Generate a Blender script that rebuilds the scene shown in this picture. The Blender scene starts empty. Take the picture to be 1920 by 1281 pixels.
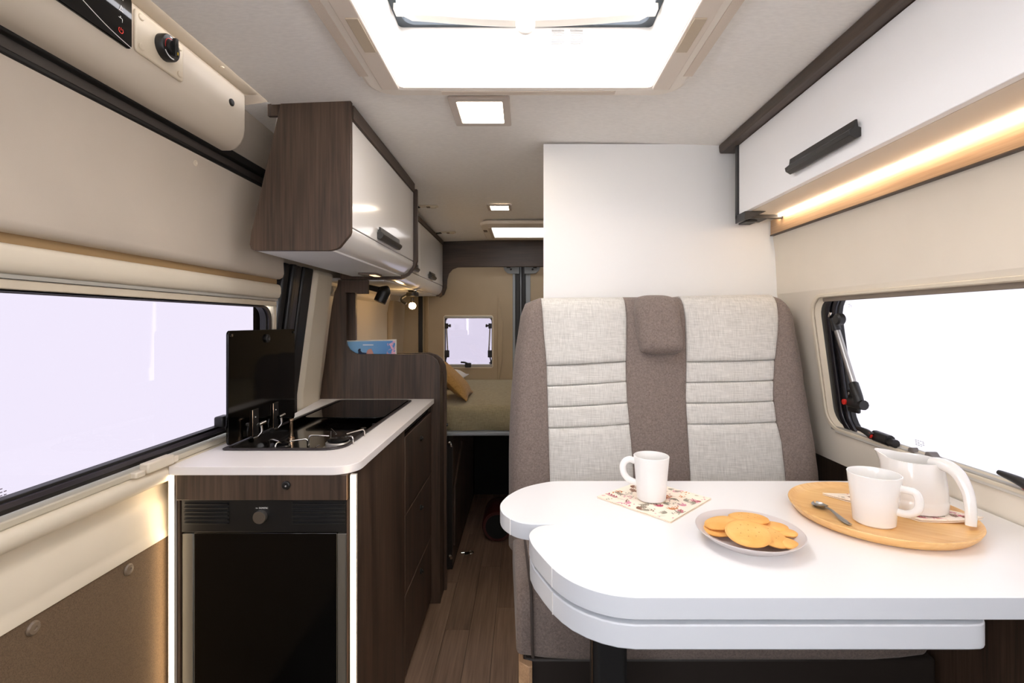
import bpy, bmesh, math, random
from mathutils import Vector, Matrix
random.seed(7)
SC = bpy.context.scene
COL = SC.collection
# ------------------------------------------------------------------ camera, world, exposure
F, CX, CY, HC = 910.0, 982.0, 604.0, 1.30        # focal length in px, principal point, camera height
cam_d = bpy.data.cameras.new('camera'); cam = bpy.data.objects.new('camera', cam_d); COL.objects.link(cam)
cam.location = (0, 0, HC); cam.rotation_euler = (math.pi/2, 0, 0)
cam_d.sensor_width = 36.0; cam_d.lens = 36.0*F/1920.0
cam_d.shift_x = -(CX-960.0)/1920.0; cam_d.shift_y = (CY-640.5)/1920.0
cam_d.clip_start = 0.02
SC.camera = cam
SC.view_settings.view_transform = 'Standard'; SC.view_settings.look = 'None'
SC.view_settings.gamma = 1.0; SC.view_settings.use_curve_mapping = False
SC.view_settings.exposure = 0.27
W = bpy.data.worlds.new('studio_white'); SC.world = W; W.use_nodes = True
W.node_tree.nodes['Background'].inputs[0].default_value = (0.97, 0.955, 1.0, 1)
W.node_tree.nodes['Background'].inputs[1].default_value = 8.0
SC.cycles.use_denoising = True
SC.cycles.max_bounces = 10; SC.cycles.diffuse_bounces = 6; SC.cycles.transparent_max_bounces = 12
SC.cycles.sample_clamp_indirect = 6.0
SC.cycles.caustics_reflective = False; SC.cycles.caustics_refractive = False

def P(px, py, D):
    """photo pixel + distance along the van -> world point"""
    return Vector(((px-CX)/F*D, D, HC+(CY-py)/F*D))
def PZ(px, py, z):
    D = (z-HC)*F/(CY-py); return P(px, py, D)

# ------------------------------------------------------------------ materials
def lin(c):
    return tuple(((v/255.0)/12.92 if v/255.0 <= 0.04045 else ((v/255.0+0.055)/1.055)**2.4) for v in c)
def rgba(c): return (*lin(c), 1.0)
MATS = {}
def mat(name, rgb, rough=0.5, metal=0.0, spec=0.5, var=0.0, vscale=30.0, bump=0.0, bscale=200.0, coat=0.0, emit=None, estr=0.0, stretch=(1,1,1), rgb2=None):
    if name in MATS: return MATS[name]
    m = bpy.data.materials.new(name); m.use_nodes = True
    nt = m.node_tree; b = nt.nodes['Principled BSDF']
    b.inputs['Base Color'].default_value = rgba(rgb); b.inputs['Roughness'].default_value = rough
    b.inputs['Metallic'].default_value = metal; b.inputs['Specular IOR Level'].default_value = spec
    b.inputs['Coat Weight'].default_value = coat; b.inputs['Coat Roughness'].default_value = 0.05
    if emit:
        b.inputs['Emission Color'].default_value = rgba(emit); b.inputs['Emission Strength'].default_value = estr
    if var or bump or rgb2:
        tc = nt.nodes.new('ShaderNodeTexCoord'); mp = nt.nodes.new('ShaderNodeMapping')
        mp.inputs['Scale'].default_value = stretch
        nt.links.new(tc.outputs['Object'], mp.inputs[0])
    if var or rgb2:
        n = nt.nodes.new('ShaderNodeTexNoise'); n.inputs['Scale'].default_value = vscale; n.inputs['Detail'].default_value = 4
        nt.links.new(mp.outputs[0], n.inputs['Vector'])
        r = nt.nodes.new('ShaderNodeValToRGB')
        l = lin(rgb); l2 = lin(rgb2) if rgb2 else tuple(v*(1-var) for v in l); l1 = l if rgb2 else tuple(min(1, v*(1+var)) for v in l)
        r.color_ramp.elements[0].position = 0.3; r.color_ramp.elements[1].position = 0.7
        r.color_ramp.elements[0].color = (*l2, 1); r.color_ramp.elements[1].color = (*l1, 1)
        nt.links.new(n.outputs['Fac'], r.inputs[0]); nt.links.new(r.outputs[0], b.inputs['Base Color'])
    if bump:
        n2 = nt.nodes.new('ShaderNodeTexNoise'); n2.inputs['Scale'].default_value = bscale; n2.inputs['Detail'].default_value = 2
        nt.links.new(mp.outputs[0], n2.inputs['Vector'])
        bp = nt.nodes.new('ShaderNodeBump'); bp.inputs['Strength'].default_value = bump; bp.inputs['Distance'].default_value = 0.002
        nt.links.new(n2.outputs['Fac'], bp.inputs['Height']); nt.links.new(bp.outputs[0], b.inputs['Normal'])
    MATS[name] = m; return m

def wood(name, dark, light, axis='Z', fine=1.0, rough=0.45, bands=True):
    """streaky laminate, grain along axis"""
    m = bpy.data.materials.new(name); m.use_nodes = True
    nt = m.node_tree; b = nt.nodes['Principled BSDF']; L = nt.links.new
    tc = nt.nodes.new('ShaderNodeTexCoord'); oi = nt.nodes.new('ShaderNodeObjectInfo')
    add = nt.nodes.new('ShaderNodeVectorMath'); add.operation = 'ADD'
    mul = nt.nodes.new('ShaderNodeVectorMath'); mul.operation = 'SCALE'; mul.inputs['Scale'].default_value = 13.7
    cb = nt.nodes.new('ShaderNodeCombineXYZ'); L(oi.outputs['Random'], cb.inputs[0]); L(oi.outputs['Random'], cb.inputs[1]); L(oi.outputs['Random'], cb.inputs[2])
    L(cb.outputs[0], mul.inputs[0]); L(tc.outputs['Object'], add.inputs[0]); L(mul.outputs[0], add.inputs[1])
    def mp(s, along):
        v = [s, s, s]; v['XYZ'.index(axis)] = along
        q = nt.nodes.new('ShaderNodeMapping'); q.inputs['Scale'].default_value = v; L(add.outputs[0], q.inputs[0]); return q
    n1 = nt.nodes.new('ShaderNodeTexNoise'); n1.inputs['Scale'].default_value = 1.0; n1.inputs['Detail'].default_value = 5; n1.inputs['Distortion'].default_value = 0.6
    L(mp(14*fine, 1.4*fine).outputs[0], n1.inputs['Vector'])
    n2 = nt.nodes.new('ShaderNodeTexNoise'); n2.inputs['Scale'].default_value = 1.0; n2.inputs['Detail'].default_value = 6
    L(mp(160*fine, 5*fine).outputs[0], n2.inputs['Vector'])
    mx = nt.nodes.new('ShaderNodeMath'); mx.operation = 'MULTIPLY_ADD'; mx.inputs[1].default_value = 0.45
    sc = nt.nodes.new('ShaderNodeMath'); sc.operation = 'MULTIPLY'; sc.inputs[1].default_value = 0.55
    L(n1.outputs['Fac'], sc.inputs[0]); L(n2.outputs['Fac'], mx.inputs[0]); L(sc.outputs[0], mx.inputs[2])
    r = nt.nodes.new('ShaderNodeValToRGB'); r.color_ramp.elements[0].position = 0.33; r.color_ramp.elements[1].position = 0.68
    r.color_ramp.elements[0].color = rgba(dark); r.color_ramp.elements[1].color = rgba(light)
    L(mx.outputs[0], r.inputs[0])
    hs = nt.nodes.new('ShaderNodeHueSaturation'); mr = nt.nodes.new('ShaderNodeMapRange')
    mr.inputs['To Min'].default_value = 0.86; mr.inputs['To Max'].default_value = 1.16
    L(oi.outputs['Random'], mr.inputs['Value']); L(mr.outputs[0], hs.inputs['Value']); L(r.outputs[0], hs.inputs['Color'])
    L(hs.outputs[0], b.inputs['Base Color']); b.inputs['Roughness'].default_value = rough
    bp = nt.nodes.new('ShaderNodeBump'); bp.inputs['Strength'].default_value = 0.12; bp.inputs['Distance'].default_value = 0.001
    L(n2.outputs['Fac'], bp.inputs['Height']); L(bp.outputs[0], b.inputs['Normal'])
    return m

def fabric(name, dark, light, scale=260.0, cross=True, bump=0.35):
    """slubby woven cloth: stretched noise across and along"""
    m = bpy.data.materials.new(name); m.use_nodes = True
    nt = m.node_tree; b = nt.nodes['Principled BSDF']; L = nt.links.new
    tc = nt.nodes.new('ShaderNodeTexCoord')
    def noise(sx, sy, sz):
        mp = nt.nodes.new('ShaderNodeMapping'); mp.inputs['Scale'].default_value = (sx, sy, sz); L(tc.outputs['Object'], mp.inputs[0])
        n = nt.nodes.new('ShaderNodeTexNoise'); n.inputs['Scale'].default_value = 1.0; n.inputs['Detail'].default_value = 3; L(mp.outputs[0], n.inputs['Vector']); return n
    a = noise(scale*2, scale*.3, scale*.12) if cross else noise(scale, scale, scale)
    c = noise(scale*.12, scale*.3, scale*2) if cross else noise(scale*.45, scale*.45, scale*.45)
    ad = nt.nodes.new('ShaderNodeMath'); ad.operation = 'ADD'; L(a.outputs['Fac'], ad.inputs[0]); L(c.outputs['Fac'], ad.inputs[1])
    hf = nt.nodes.new('ShaderNodeMath'); hf.operation = 'MULTIPLY'; hf.inputs[1].default_value = 0.5; L(ad.outputs[0], hf.inputs[0])
    r = nt.nodes.new('ShaderNodeValToRGB'); r.color_ramp.elements[0].position = 0.34; r.color_ramp.elements[1].position = 0.66
    r.color_ramp.elements[0].color = rgba(dark); r.color_ramp.elements[1].color = rgba(light)
    L(hf.outputs[0], r.inputs[0]); L(r.outputs[0], b.inputs['Base Color'])
    b.inputs['Roughness'].default_value = 0.95; b.inputs['Specular IOR Level'].default_value = 0.15
    b.inputs['Sheen Weight'].default_value = 0.15
    bp = nt.nodes.new('ShaderNodeBump'); bp.inputs['Strength'].default_value = bump; bp.inputs['Distance'].default_value = 0.0015
    L(hf.outputs[0], bp.inputs['Height']); L(bp.outputs[0], b.inputs['Normal'])
    return m

def pane(name, t, gloss=0.06):
    """tinted acrylic sheet"""
    m = bpy.data.materials.new(name); m.use_nodes = True
    nt = m.node_tree; nt.nodes.remove(nt.nodes['Principled BSDF']); out = nt.nodes['Material Output']
    tr = nt.nodes.new('ShaderNodeBsdfTransparent'); tr.inputs[0].default_value = (*t, 1)
    gl = nt.nodes.new('ShaderNodeBsdfGlossy'); gl.inputs['Roughness'].default_value = 0.03; gl.inputs[0].default_value = (1, 1, 1, 1)
    mx = nt.nodes.new('ShaderNodeMixShader'); mx.inputs[0].default_value = gloss
    nt.links.new(tr.outputs[0], mx.inputs[1]); nt.links.new(gl.outputs[0], mx.inputs[2]); nt.links.new(mx.outputs[0], out.inputs[0])
    return m

def glow(name, rgb, s):
    m = bpy.data.materials.new(name); m.use_nodes = True
    b = m.node_tree.nodes['Principled BSDF']; b.inputs['Base Color'].default_value = (.8, .8, .8, 1)
    b.inputs['Emission Color'].default_value = rgba(rgb); b.inputs['Emission Strength'].default_value = s
    return m

WD_V = wood('dark_oak_vertical', (44, 33, 26), (98, 78, 63), 'Z')
WD_Y = wood('dark_oak_lengthwise', (50, 40, 32), (86, 70, 58), 'Y')
WD_X = wood('dark_oak_crosswise', (48, 38, 31), (82, 66, 56), 'X')
WD_FLOOR = wood('floor_vinyl_oak', (112, 88, 70), (166, 136, 112), 'Y', 0.8, 0.5)
WD_TRAY = wood('acacia_tray', (226, 168, 98), (250, 210, 146), 'X', 0.8, 0.4)
WD_LIGHT = wood('warm_oak_strip', (172, 136, 102), (212, 176, 138), 'Y', 1.4, 0.5)
CREAM = mat('cream_plastic', (222, 211, 190), 0.42, var=0.03, vscale=6)
CREAM_R = mat('cream_wall_lining', (228, 219, 203), 0.5, var=0.03, vscale=5)
BEIGE = mat('beige_door_panel', (196, 184, 168), 0.6, var=0.04, vscale=5, bump=0.05, bscale=400)
BEIGE_B = mat('beige_rear_lining', (176, 158, 130), 0.65, var=0.04, vscale=5)
SHELL = mat('console_beige', (208, 196, 178), 0.5)
SKYF = mat('roof_window_frame', (240, 232, 220), 0.45)
SKYD = mat('roof_window_vent', (222, 208, 192), 0.6, bump=0.6, bscale=900)
CEIL = mat('ceiling_fabric', (243, 240, 235), 0.9, var=0.04, vscale=60, bump=0.25, bscale=300, stretch=(1, 3, 1))
WHITE = mat('white_panel', (238, 238, 236), 0.45)
WGLOSS = mat('white_gloss_laminate', (240, 239, 237), 0.12, coat=0.3)
TABLE = mat('white_table_laminate', (240, 240, 240), 0.22)
TABLE_EDGE_SHADED = mat('white_table_edge_shaded', (212, 217, 223), 0.35)  # table white greyed to paint in the weaker light on its edges
WORK = mat('worktop_white', (246, 241, 237), 0.4)
CHINA = mat('white_china', (234, 233, 230), 0.12, coat=0.4)
CHINA_M = mat('satin_white_china', (232, 231, 228), 0.3)
BLACK = mat('black_plastic', (22, 21, 20), 0.4)
RUBBER = mat('black_rubber', (14, 13, 14), 0.45)
BGLASS = mat('black_glass', (4, 4, 4), 0.07, spec=0.35)
BFRIDGE = mat('fridge_black_gloss', (6, 6, 6), 0.12)
BMATT = mat('black_matt', (10, 10, 10), 0.8)
GREYDARK = mat('handle_graphite', (40, 38, 36), 0.38)
SILVER = mat('brushed_aluminium', (170, 168, 164), 0.32, metal=1.0)
SILVERS = mat('fridge_silver_strip', (116, 114, 108), 0.45, metal=0.6)
CHROME = mat('chrome', (226, 222, 216), 0.12, metal=1.0)
BRASS = mat('warm_chrome_pin', (206, 176, 146), 0.2, metal=1.0)
GREYP = mat('grey_painted_metal', (150, 156, 160), 0.6)
RAIL = mat('grey_blind_rail', (170, 166, 156), 0.4)
CARPET = mat('brown_carpet_lining', (112, 92, 70), 0.95, var=0.25, vscale=500, bump=0.6, bscale=700)
F_TAUPE = fabric('taupe_suede', (108, 97, 91), (142, 129, 121), 420, cross=False, bump=0.25)
F_LIGHT = fabric('light_grey_linen', (186, 184, 178), (222, 220, 214), 240)
F_BED = fabric('olive_bed_cover', (134, 122, 94), (168, 156, 124), 300, bump=0.5)
F_MUST = fabric('mustard_cushion', (150, 112, 58), (190, 148, 86), 260, bump=0.5)
F_SHEET = mat('white_sheet', (226, 222, 214), 0.9)
COOKIE = mat('golden_biscuit', (228, 166, 84), 0.75, rgb2=(240, 188, 112), vscale=22, bump=0.3, bscale=260)
PLATE = mat('grey_stoneware', (202, 195, 193), 0.35)
RED = mat('red_plastic', (206, 40, 28), 0.4)
DARKRED = mat('dark_red_plastic', (70, 22, 18), 0.5)
L_CEIL = glow('lamp_diffuser_white', (255, 236, 212), 22.0)
L_STRIP = glow('led_strip_warm', (255, 232, 202), 15.0)
L_KITCH = glow('led_strip_kitchen', (255, 226, 186), 12.0)
L_SPOT = glow('spot_lens_warm', (255, 206, 140), 55.0)
GL_LEFT = pane('tinted_pane_left', (0.312, 0.303, 0.324), 0.015)
GL_RIGHT = pane('tinted_pane_right', (0.355, 0.352, 0.362), 0.02)
GL_REAR = pane('tinted_pane_rear', (0.29, 0.28, 0.305), 0.05)
GL_ROOF = pane('roof_dome', (0.9, 0.9, 0.9), 0.05)

# ------------------------------------------------------------------ object helpers
WL = {}                       # world origin of every object made
def link(name, verts, faces, m, parent=None, smooth=None, bevel=0.0, seg=2, base=False):
    me = bpy.data.meshes.new(name)
    vs = [Vector(v) for v in verts]
    lo = Vector((min(v.x for v in vs), min(v.y for v in vs), min(v.z for v in vs)))
    hi = Vector((max(v.x for v in vs), max(v.y for v in vs), max(v.z for v in vs)))
    org = (lo+hi)/2
    if parent is None or base: org.z = lo.z
    me.from_pydata([v-org for v in vs], [], faces)
    bm = bmesh.new(); bm.from_mesh(me); bmesh.ops.recalc_face_normals(bm, faces=bm.faces); bm.to_mesh(me); bm.free()
    me.materials.append(m)
    o = bpy.data.objects.new(name, me); COL.objects.link(o)
    WL[o.name] = org.copy()
    if parent is not None:
        o.parent = parent; o.location = org-WL[parent.name]
    else: o.location = org
    if bevel:
        b = o.modifiers.new('bevel', 'BEVEL'); b.width = bevel; b.segments = seg; b.limit_method = 'ANGLE'; b.angle_limit = math.radians(35)
        b.harden_normals = False
    if smooth is not None or bevel:
        for p in me.polygons: p.use_smooth = True
        me.set_sharp_from_angle(angle=math.radians(smooth if smooth else 40))
    return o
def empty(name, loc, label=None, cat=None, group=None, kind=None):
    o = bpy.data.objects.new(name, None); COL.objects.link(o); o.location = loc; o.empty_display_size = 0.05
    WL[o.name] = Vector(loc); return tag(o, label, cat, group, kind)
def tag(o, label=None, cat=None, group=None, kind=None):
    if label: o['label'] = label
    if cat: o['category'] = cat
    if group: o['group'] = group
    if kind: o['kind'] = kind
    return o
def struct(o, label=None): o['kind'] = 'structure'; return tag(o, label) if label else o

def box(name, x0, x1, y0, y1, z0, z1, m, parent=None, bevel=0.0, seg=2):
    v = [(x, y, z) for x in (x0, x1) for y in (y0, y1) for z in (z0, z1)]
    f = [(0, 1, 3, 2), (4, 6, 7, 5), (0, 4, 5, 1), (2, 3, 7, 6), (0, 2, 6, 4), (1, 5, 7, 3)]
    return link(name, v, f, m, parent, bevel=bevel, seg=seg)
def prism(name, pts, axis, a, b, m, parent=None, bevel=0.0, smooth=None, seg=2):
    """pts: 2-D outline in the two other axes (order XYZ), extruded from a to b along axis"""
    def put(p, t):
        return {'X': (t, p[0], p[1]), 'Y': (p[0], t, p[1]), 'Z': (p[0], p[1], t)}[axis]
    n = len(pts)
    v = [put(p, a) for p in pts]+[put(p, b) for p in pts]
    f = [tuple(range(n)), tuple(range(n, 2*n))]+[(i, (i+1) % n, n+(i+1) % n, n+i) for i in range(n)]
    return link(name, v, f, m, parent, bevel=bevel, smooth=smooth, seg=seg)
def sheet(name, pts, y0, y1, m, parent=None, smooth=60):
    """open profile in X,Z swept along Y"""
    n = len(pts)
    v = [(p[0], y0, p[1]) for p in pts]+[(p[0], y1, p[1]) for p in pts]
    f = [(i, i+1, n+i+1, n+i) for i in range(n-1)]
    return link(name, v, f, m, parent, smooth=smooth)
def lathe(name, prof, c, m, parent=None, seg=32, axis='Z', smooth=35, sx=1.0, sy=1.0):
    """prof: (radius, height) along axis from c"""
    v = []; f = []; c = Vector(c)
    def put(r, h, a):
        u, w = r*math.cos(a)*sx, r*math.sin(a)*sy
        return c+Vector({'Z': (u, w, h), 'X': (h, u, w), 'Y': (u, h, w)}[axis])
    for r, h in prof:
        for k in range(seg): v.append(put(max(r, 1e-5), h, 2*math.pi*k/seg))
    for i in range(len(prof)-1):
        for k in range(seg):
            f.append((i*seg+k, i*seg+(k+1) % seg, (i+1)*seg+(k+1) % seg, (i+1)*seg+k))
    f.append(tuple(range(seg))); f.append(tuple(range((len(prof)-1)*seg, len(prof)*seg)))
    return link(name, v, f, m, parent, smooth=smooth)
def curve_pts(pts, n=8):
    pts = [Vector(p) for p in pts]; out = []
    for i in range(len(pts)-1):
        p0 = pts[max(i-1, 0)]; p1 = pts[i]; p2 = pts[i+1]; p3 = pts[min(i+2, len(pts)-1)]
        for k in range(n):
            t = k/n; out.append(0.5*((2*p1)+(p2-p0)*t+(2*p0-5*p1+4*p2-p3)*t*t+(3*p1-p0-3*p2+p3)*t**3))
    out.append(pts[-1]); return out
def tube(name, pts, r, m, parent=None, seg=10, smooth_path=True, n=6, flat=1.0, closed=False):
    ps = curve_pts(pts, n) if smooth_path else [Vector(p) for p in pts]
    rr = r if isinstance(r, (list, tuple)) else [r]*2
    v = []; f = []; N = len(ps); up = None
    for i, p in enumerate(ps):
        d = (ps[min(i+1, N-1)]-ps[max(i-1, 0)]).normalized()
        if up is None:
            up = Vector((0, 0, 1)) if abs(d.z) < 0.9 else Vector((1, 0, 0))
        a = d.cross(up).normalized(); up = a.cross(d).normalized()
        t = i/(N-1)*(len(rr)-1); j = min(int(t), len(rr)-2); R = rr[j]+(rr[j+1]-rr[j])*(t-j)
        for k in range(seg):
            q = 2*math.pi*k/seg; v.append(p+a*(R*math.cos(q))+up*(R*flat*math.sin(q)))
    for i in range(N-1):
        for k in range(seg): f.append((i*seg+k, i*seg+(k+1) % seg, (i+1)*seg+(k+1) % seg, (i+1)*seg+k))
    f.append(tuple(range(seg))); f.append(tuple(range((N-1)*seg, N*seg)))
    return link(name, v, f, m, parent, smooth=50)
def rrect(x0, x1, z0, z1, r, n=6, rs=None):
    """rounded rectangle outline; rs = radii for corners (x0z0, x1z0, x1z1, x0z1)"""
    rs = rs or (r, r, r, r); out = []
    for (cx, cz, sx, sz, a0, q) in ((x0, z0, 1, 1, 180, rs[0]), (x1, z0, -1, 1, 270, rs[1]), (x1, z1, -1, -1, 0, rs[2]), (x0, z1, 1, -1, 90, rs[3])):
        for k in range(n+1):
            a = math.radians(a0+90*k/n); out.append((cx+sx*q+q*math.cos(a), cz+sz*q+q*math.sin(a)))
    return out
def ring(name, outer, inner, place, m, parent=None, smooth=30):
    """strip between two loops of equal count; place(a,b)->xyz"""
    n = len(outer)
    v = [place(*p, 0) for p in outer]+[place(*p, 1) for p in inner]
    f = [(i, (i+1) % n, n+(i+1) % n, n+i) for i in range(n)]
    return link(name, v, f, m, parent, smooth=smooth)
def ringsolid(name, outer, inner, put, t0, t1, m, parent=None, bevel=0.0):
    n = len(outer)
    v = [put(*p, t0) for p in outer]+[put(*p, t0) for p in inner]+[put(*p, t1) for p in outer]+[put(*p, t1) for p in inner]
    f = []
    for i in range(n):
        j = (i+1) % n
        f += [(i, j, n+j, n+i), (2*n+i, 3*n+i, 3*n+j, 2*n+j), (i, 2*n+i, 2*n+j, j), (n+i, n+j, 3*n+j, 3*n+i)]
    return link(name, v, f, m, parent, bevel=bevel, smooth=35)
def to_rect(loop, x0, x1, z0, z1):
    """project a loop from its centre on a rectangle (same count), keeping corners"""
    cx = (min(p[0] for p in loop)+max(p[0] for p in loop))/2; cz = (min(p[1] for p in loop)+max(p[1] for p in loop))/2
    hx = (max(p[0] for p in loop)-min(p[0] for p in loop))/2; hz = (max(p[1] for p in loop)-min(p[1] for p in loop))/2
    out = []; n = len(loop)//4
    for i, p in enumerate(loop):
        dx, dz = (p[0]-cx)/hx, (p[1]-cz)/hz; k = max(abs(dx), abs(dz)); a, b = dx/k, dz/k
        if i % n == n//2: a, b = math.copysign(1, dx), math.copysign(1, dz)
        out.append((x0+(a+1)/2*(x1-x0), z0+(b+1)/2*(z1-z0)))
    return out
def text(name, s, size, m, place, parent, extrude=0.0003):
    c = bpy.data.curves.new(name, 'FONT'); c.body = s; c.size = size; c.align_x = 'CENTER'; c.align_y = 'CENTER'; c.extrude = extrude
    t = bpy.data.objects.new(name+'_tmp', c); COL.objects.link(t)
    dg = bpy.context.evaluated_depsgraph_get(); me = bpy.data.meshes.new_from_object(t.evaluated_get(dg))
    vs = [place @ v.co for v in me.vertices]; fs = [tuple(p.vertices) for p in me.polygons]
    bpy.data.objects.remove(t); bpy.data.curves.remove(c)
    return link(name, vs, fs, m, parent)
def dup(root, loc, label=None, name=None, rotz=None):
    r = root.copy(); COL.objects.link(r); r.location = loc
    if label: r['label'] = label
    if rotz is not None: r.rotation_euler.z = rotz
    WL[r.name] = Vector(loc)
    for ch in root.children:
        c = ch.copy(); COL.objects.link(c); c.parent = r
        for g in ch.children:
            d = g.copy(); COL.objects.link(d); d.parent = c
    return r

# ================================================================== THE ROOM
# ---- floor with single planks
fl = box('floor', -0.97, 1.03, -1.1, 3.75, -0.05, -0.004, mat('floor_underlay', (34, 27, 23), 0.8)); struct(fl)
plank_cache = {}
pw = 0.104
for c in range(-5, 9):
    x0 = c*pw-0.02; off = (c*0.37) % 0.9; y = 0.9-off
    while y < 3.72:
        L = 0.92; a, b = max(y, 0.9), min(y+L, 3.72)
        if b-a > 0.05:
            key = round(b-a, 3)
            if key not in plank_cache:
                o = box('plank', x0+.0008, x0+pw-.0008, a+.0008, b-.0008, -0.004, 0.0, WD_FLOOR, fl); plank_cache[key] = o
            else:
                s = plank_cache[key]; o = s.copy(); COL.objects.link(o)
                o.location = Vector((x0+pw/2, (a+b)/2, -0.002))-WL[fl.name]
        y += L

# ---- ceiling with two roof window openings
def zc(x, y):
    return 1.95-0.03*(x-0.03)**2-(max(0, y-1.75)/1.87)*0.038
def hole(x, y):
    return (-.335 < x < .345 and .68 < y < 1.308) or (-.21 < x < .21 and 3.07 < y < 3.44)
xs = sorted([-.733, -.6, -.5, -.42, -.335, -.21, -.1, 0, .1, .21, .345, .42, .5, .6, .75, .92]); ys = sorted([-1.1, -.5, 0, .4, .68, 1.0, 1.308, 1.75, 2.2, 2.7, 3.07, 3.44, 3.64])
vv = [(x, y, zc(x, y)) for y in ys for x in xs]; ff = []
for j in range(len(ys)-1):
    for i in range(len(xs)-1):
        if not hole((xs[i]+xs[i+1])/2, (ys[j]+ys[j+1])/2):
            k = j*len(xs)+i; ff.append((k, k+1, k+len(xs)+1, k+len(xs)))
ce = link('ceiling', vv, ff, CEIL, smooth=50); struct(ce)
for yy in (1.235,):      # lining seam strips left and right of the roof window
    for xa, xb in ((-.733, -.43), (.43, .70)):
        xs_ = [xa+(xb-xa)*i/6 for i in range(7)]
        link('seam_strip', [(x, y, zc(x, y)-.0006) for y in (yy, yy+.03) for x in xs_], [(i, i+1, i+8, i+7) for i in range(6)], CEIL, ce, smooth=60)
struct(box('trim_1', -.80, -.733, -1.1, 1.40, 1.944, 1.956, SHELL))
# roof lining left of the ceiling, behind the wall cabinets
struct(link('ceiling_edge', [(-.733, 1.40, 1.936), (-.97, 1.40, 1.90), (-.97, 3.7, 1.86), (-.733, 3.7, 1.898)], [(0, 1, 2, 3)], CEIL))

# ---- sliding door on the left with its linings
door = empty('door_1', (-.9, .6, 0), 'sliding side door with beige and cream lining panels', None, None, 'structure')
DY0, DY1 = -.20, 1.765
prism('upper_panel', [(-.856, 1.74), (-.862, 1.70), (-.871, 1.60), (-.874, 1.52), (-.872, 1.475), (-.876, 1.462), (-.888, 1.455), (-.93, 1.455), (-.93, 1.74)], 'Y', DY0, DY1, BEIGE, door, smooth=50)
prism('groove_lining', [(-.898, 1.456), (-.898, 1.432), (-.93, 1.432), (-.93, 1.456)], 'Y', DY0, DY1, mat('groove_brown', (150, 122, 84), 0.7), door)
prism('blind_cassette', [(-.93, 1.4355), (-.888, 1.4355), (-.881, 1.432), (-.878, 1.424), (-.878, 1.404), (-.882, 1.390), (-.890, 1.384), (-.93, 1.384)], 'Y', DY0, DY1-.01, CREAM, door, smooth=50)
box('blind_rail', -.93, -.889, DY0, DY1-.01, 1.3755, 1.383, RAIL, door); box('blind_slat', -.93, -.893, DY0, DY1-.01, 1.357, 1.3745, mat('beige_rail', (206, 194, 172), .4), door, .002)
box('blind_end_post', -.925, -.892, DY1-.032, DY1-.012, .95, 1.357, CREAM, door, .003)
box('sill_rail', -.93, -.879, DY0, DY1-.01, .947, .962, mat('sill_rail_grey_cream', (196, 188, 168), .35), door, .003)
prism('sill_bolster', [(-.93, .9465), (-.880, .9465), (-.871, .940), (-.868, .930), (-.869, .917), (-.876, .909), (-.89, .906), (-.93, .906)], 'Y', DY0, DY1-.01, CREAM, door, smooth=50)
prism('lower_panel', [(-.93, .9055), (-.907, .9055), (-.907, .872), (-.902, .860), (-.894, .850), (-.890, .80), (-.889, .788), (-.886, .784), (-.885, .768), (-.93, .768)], 'Y', DY0, DY1-.01, CREAM, door, smooth=40)
box('carpet_lining', -.935, -.8885, DY0, DY1-.01, .03, .767, CARPET, door, .004)
for (px, py, X) in ((61, 1178, -.8885), (240, 1068, -.8885)):
    D = X/((px-CX)/F); p = P(px, py, D)
    lathe('lining_screw', [(.0, 0), (.0125, 0), (.0125, .002), (.010, .005), (.004, .006), (.003, .0045), (0, .0045)], p, mat('screw_cap_brown', (120, 104, 86), .4), door, 20, 'X')
p = P(365, 305, -.862/((365-CX)/F)); lathe('panel_screw', [(0, 0), (.009, 0), (.009, .002), (.006, .004), (.003, .003), (0, .003)], p, CREAM, door, 18, 'X')
clip = empty('blind_handle_parent', (0, 0, 0)); bpy.data.objects.remove(clip)
box('blind_handle', -.885, -.862, 1.115, 1.20, .950, .974, CREAM, door, .004); box('blind_catch', -.885, -.866, 1.085, 1.113, .948, .962, CREAM, door, .003)
box('blind_catch', -.885, -.868, 1.202, 1.222, .950, .966, CREAM, door, .003)
# door rail above
rl = empty('trim_2', (-.87, .4, 1.73), kind='structure')
box('rail_channel', -.95, -.89, -.2, 2.0, 1.74, 1.90, RUBBER, rl)
box('rail_upper_lip', -.93, -.845, -.2, 1.80, 1.775, 1.80, BLACK, rl, .003); box('rail_gasket', -.93, -.852, -.2, 1.80, 1.741, 1.752, RUBBER, rl, .003)
box('rail_web', -.93, -.862, -.2, 1.80, 1.752, 1.775, mat('rail_grey', (70, 64, 60), .35), rl)

# window in the sliding door
w1 = empty('window_1', (-.9, .6, .96), kind='structure')
lo = rrect(-.15, 1.735, .965, 1.357, .05); li = rrect(-.11, 1.695, .992, 1.3535, .045)
ringsolid('window_gasket', lo, li, lambda a, b, t: (t, a, b), -.922, -.900, RUBBER, w1, .003)
lo2 = rrect(-.13, 1.72, .975, 1.353, .05); li2 = rrect(-.115, 1.705, .986, 1.35, .045)
ringsolid('window_bead', lo2, li2, lambda a, b, t: (t, a, b), -.902, -.8955, mat('bead_violet_black', (52, 48, 54), .3), w1, .002)
prism('pane', rrect(-.12, 1.71, .975, 1.356, .04), 'X', -.921, -.917, GL_LEFT, w1)
box('latch', -.915, -.885, 1.43, 1.475, .985, 1.02, BLACK, w1, .006); tube('latch_lever', [(-.885, 1.45, 1.005), (-.872, 1.44, 1.00), (-.868, 1.42, .988)], .006, BLACK, w1)
lathe('stay_knob', [(0, 0), (.012, 0), (.014, .006), (.012, .016), (0, .018)], (-.91, 1.60, 1.20), BLACK, w1, 18, 'X')
tube('stay_rod', [(-.905, 1.62, 1.20), (-.905, 1.65, 1.05)], .006, SILVER, w1, smooth_path=False)

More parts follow.
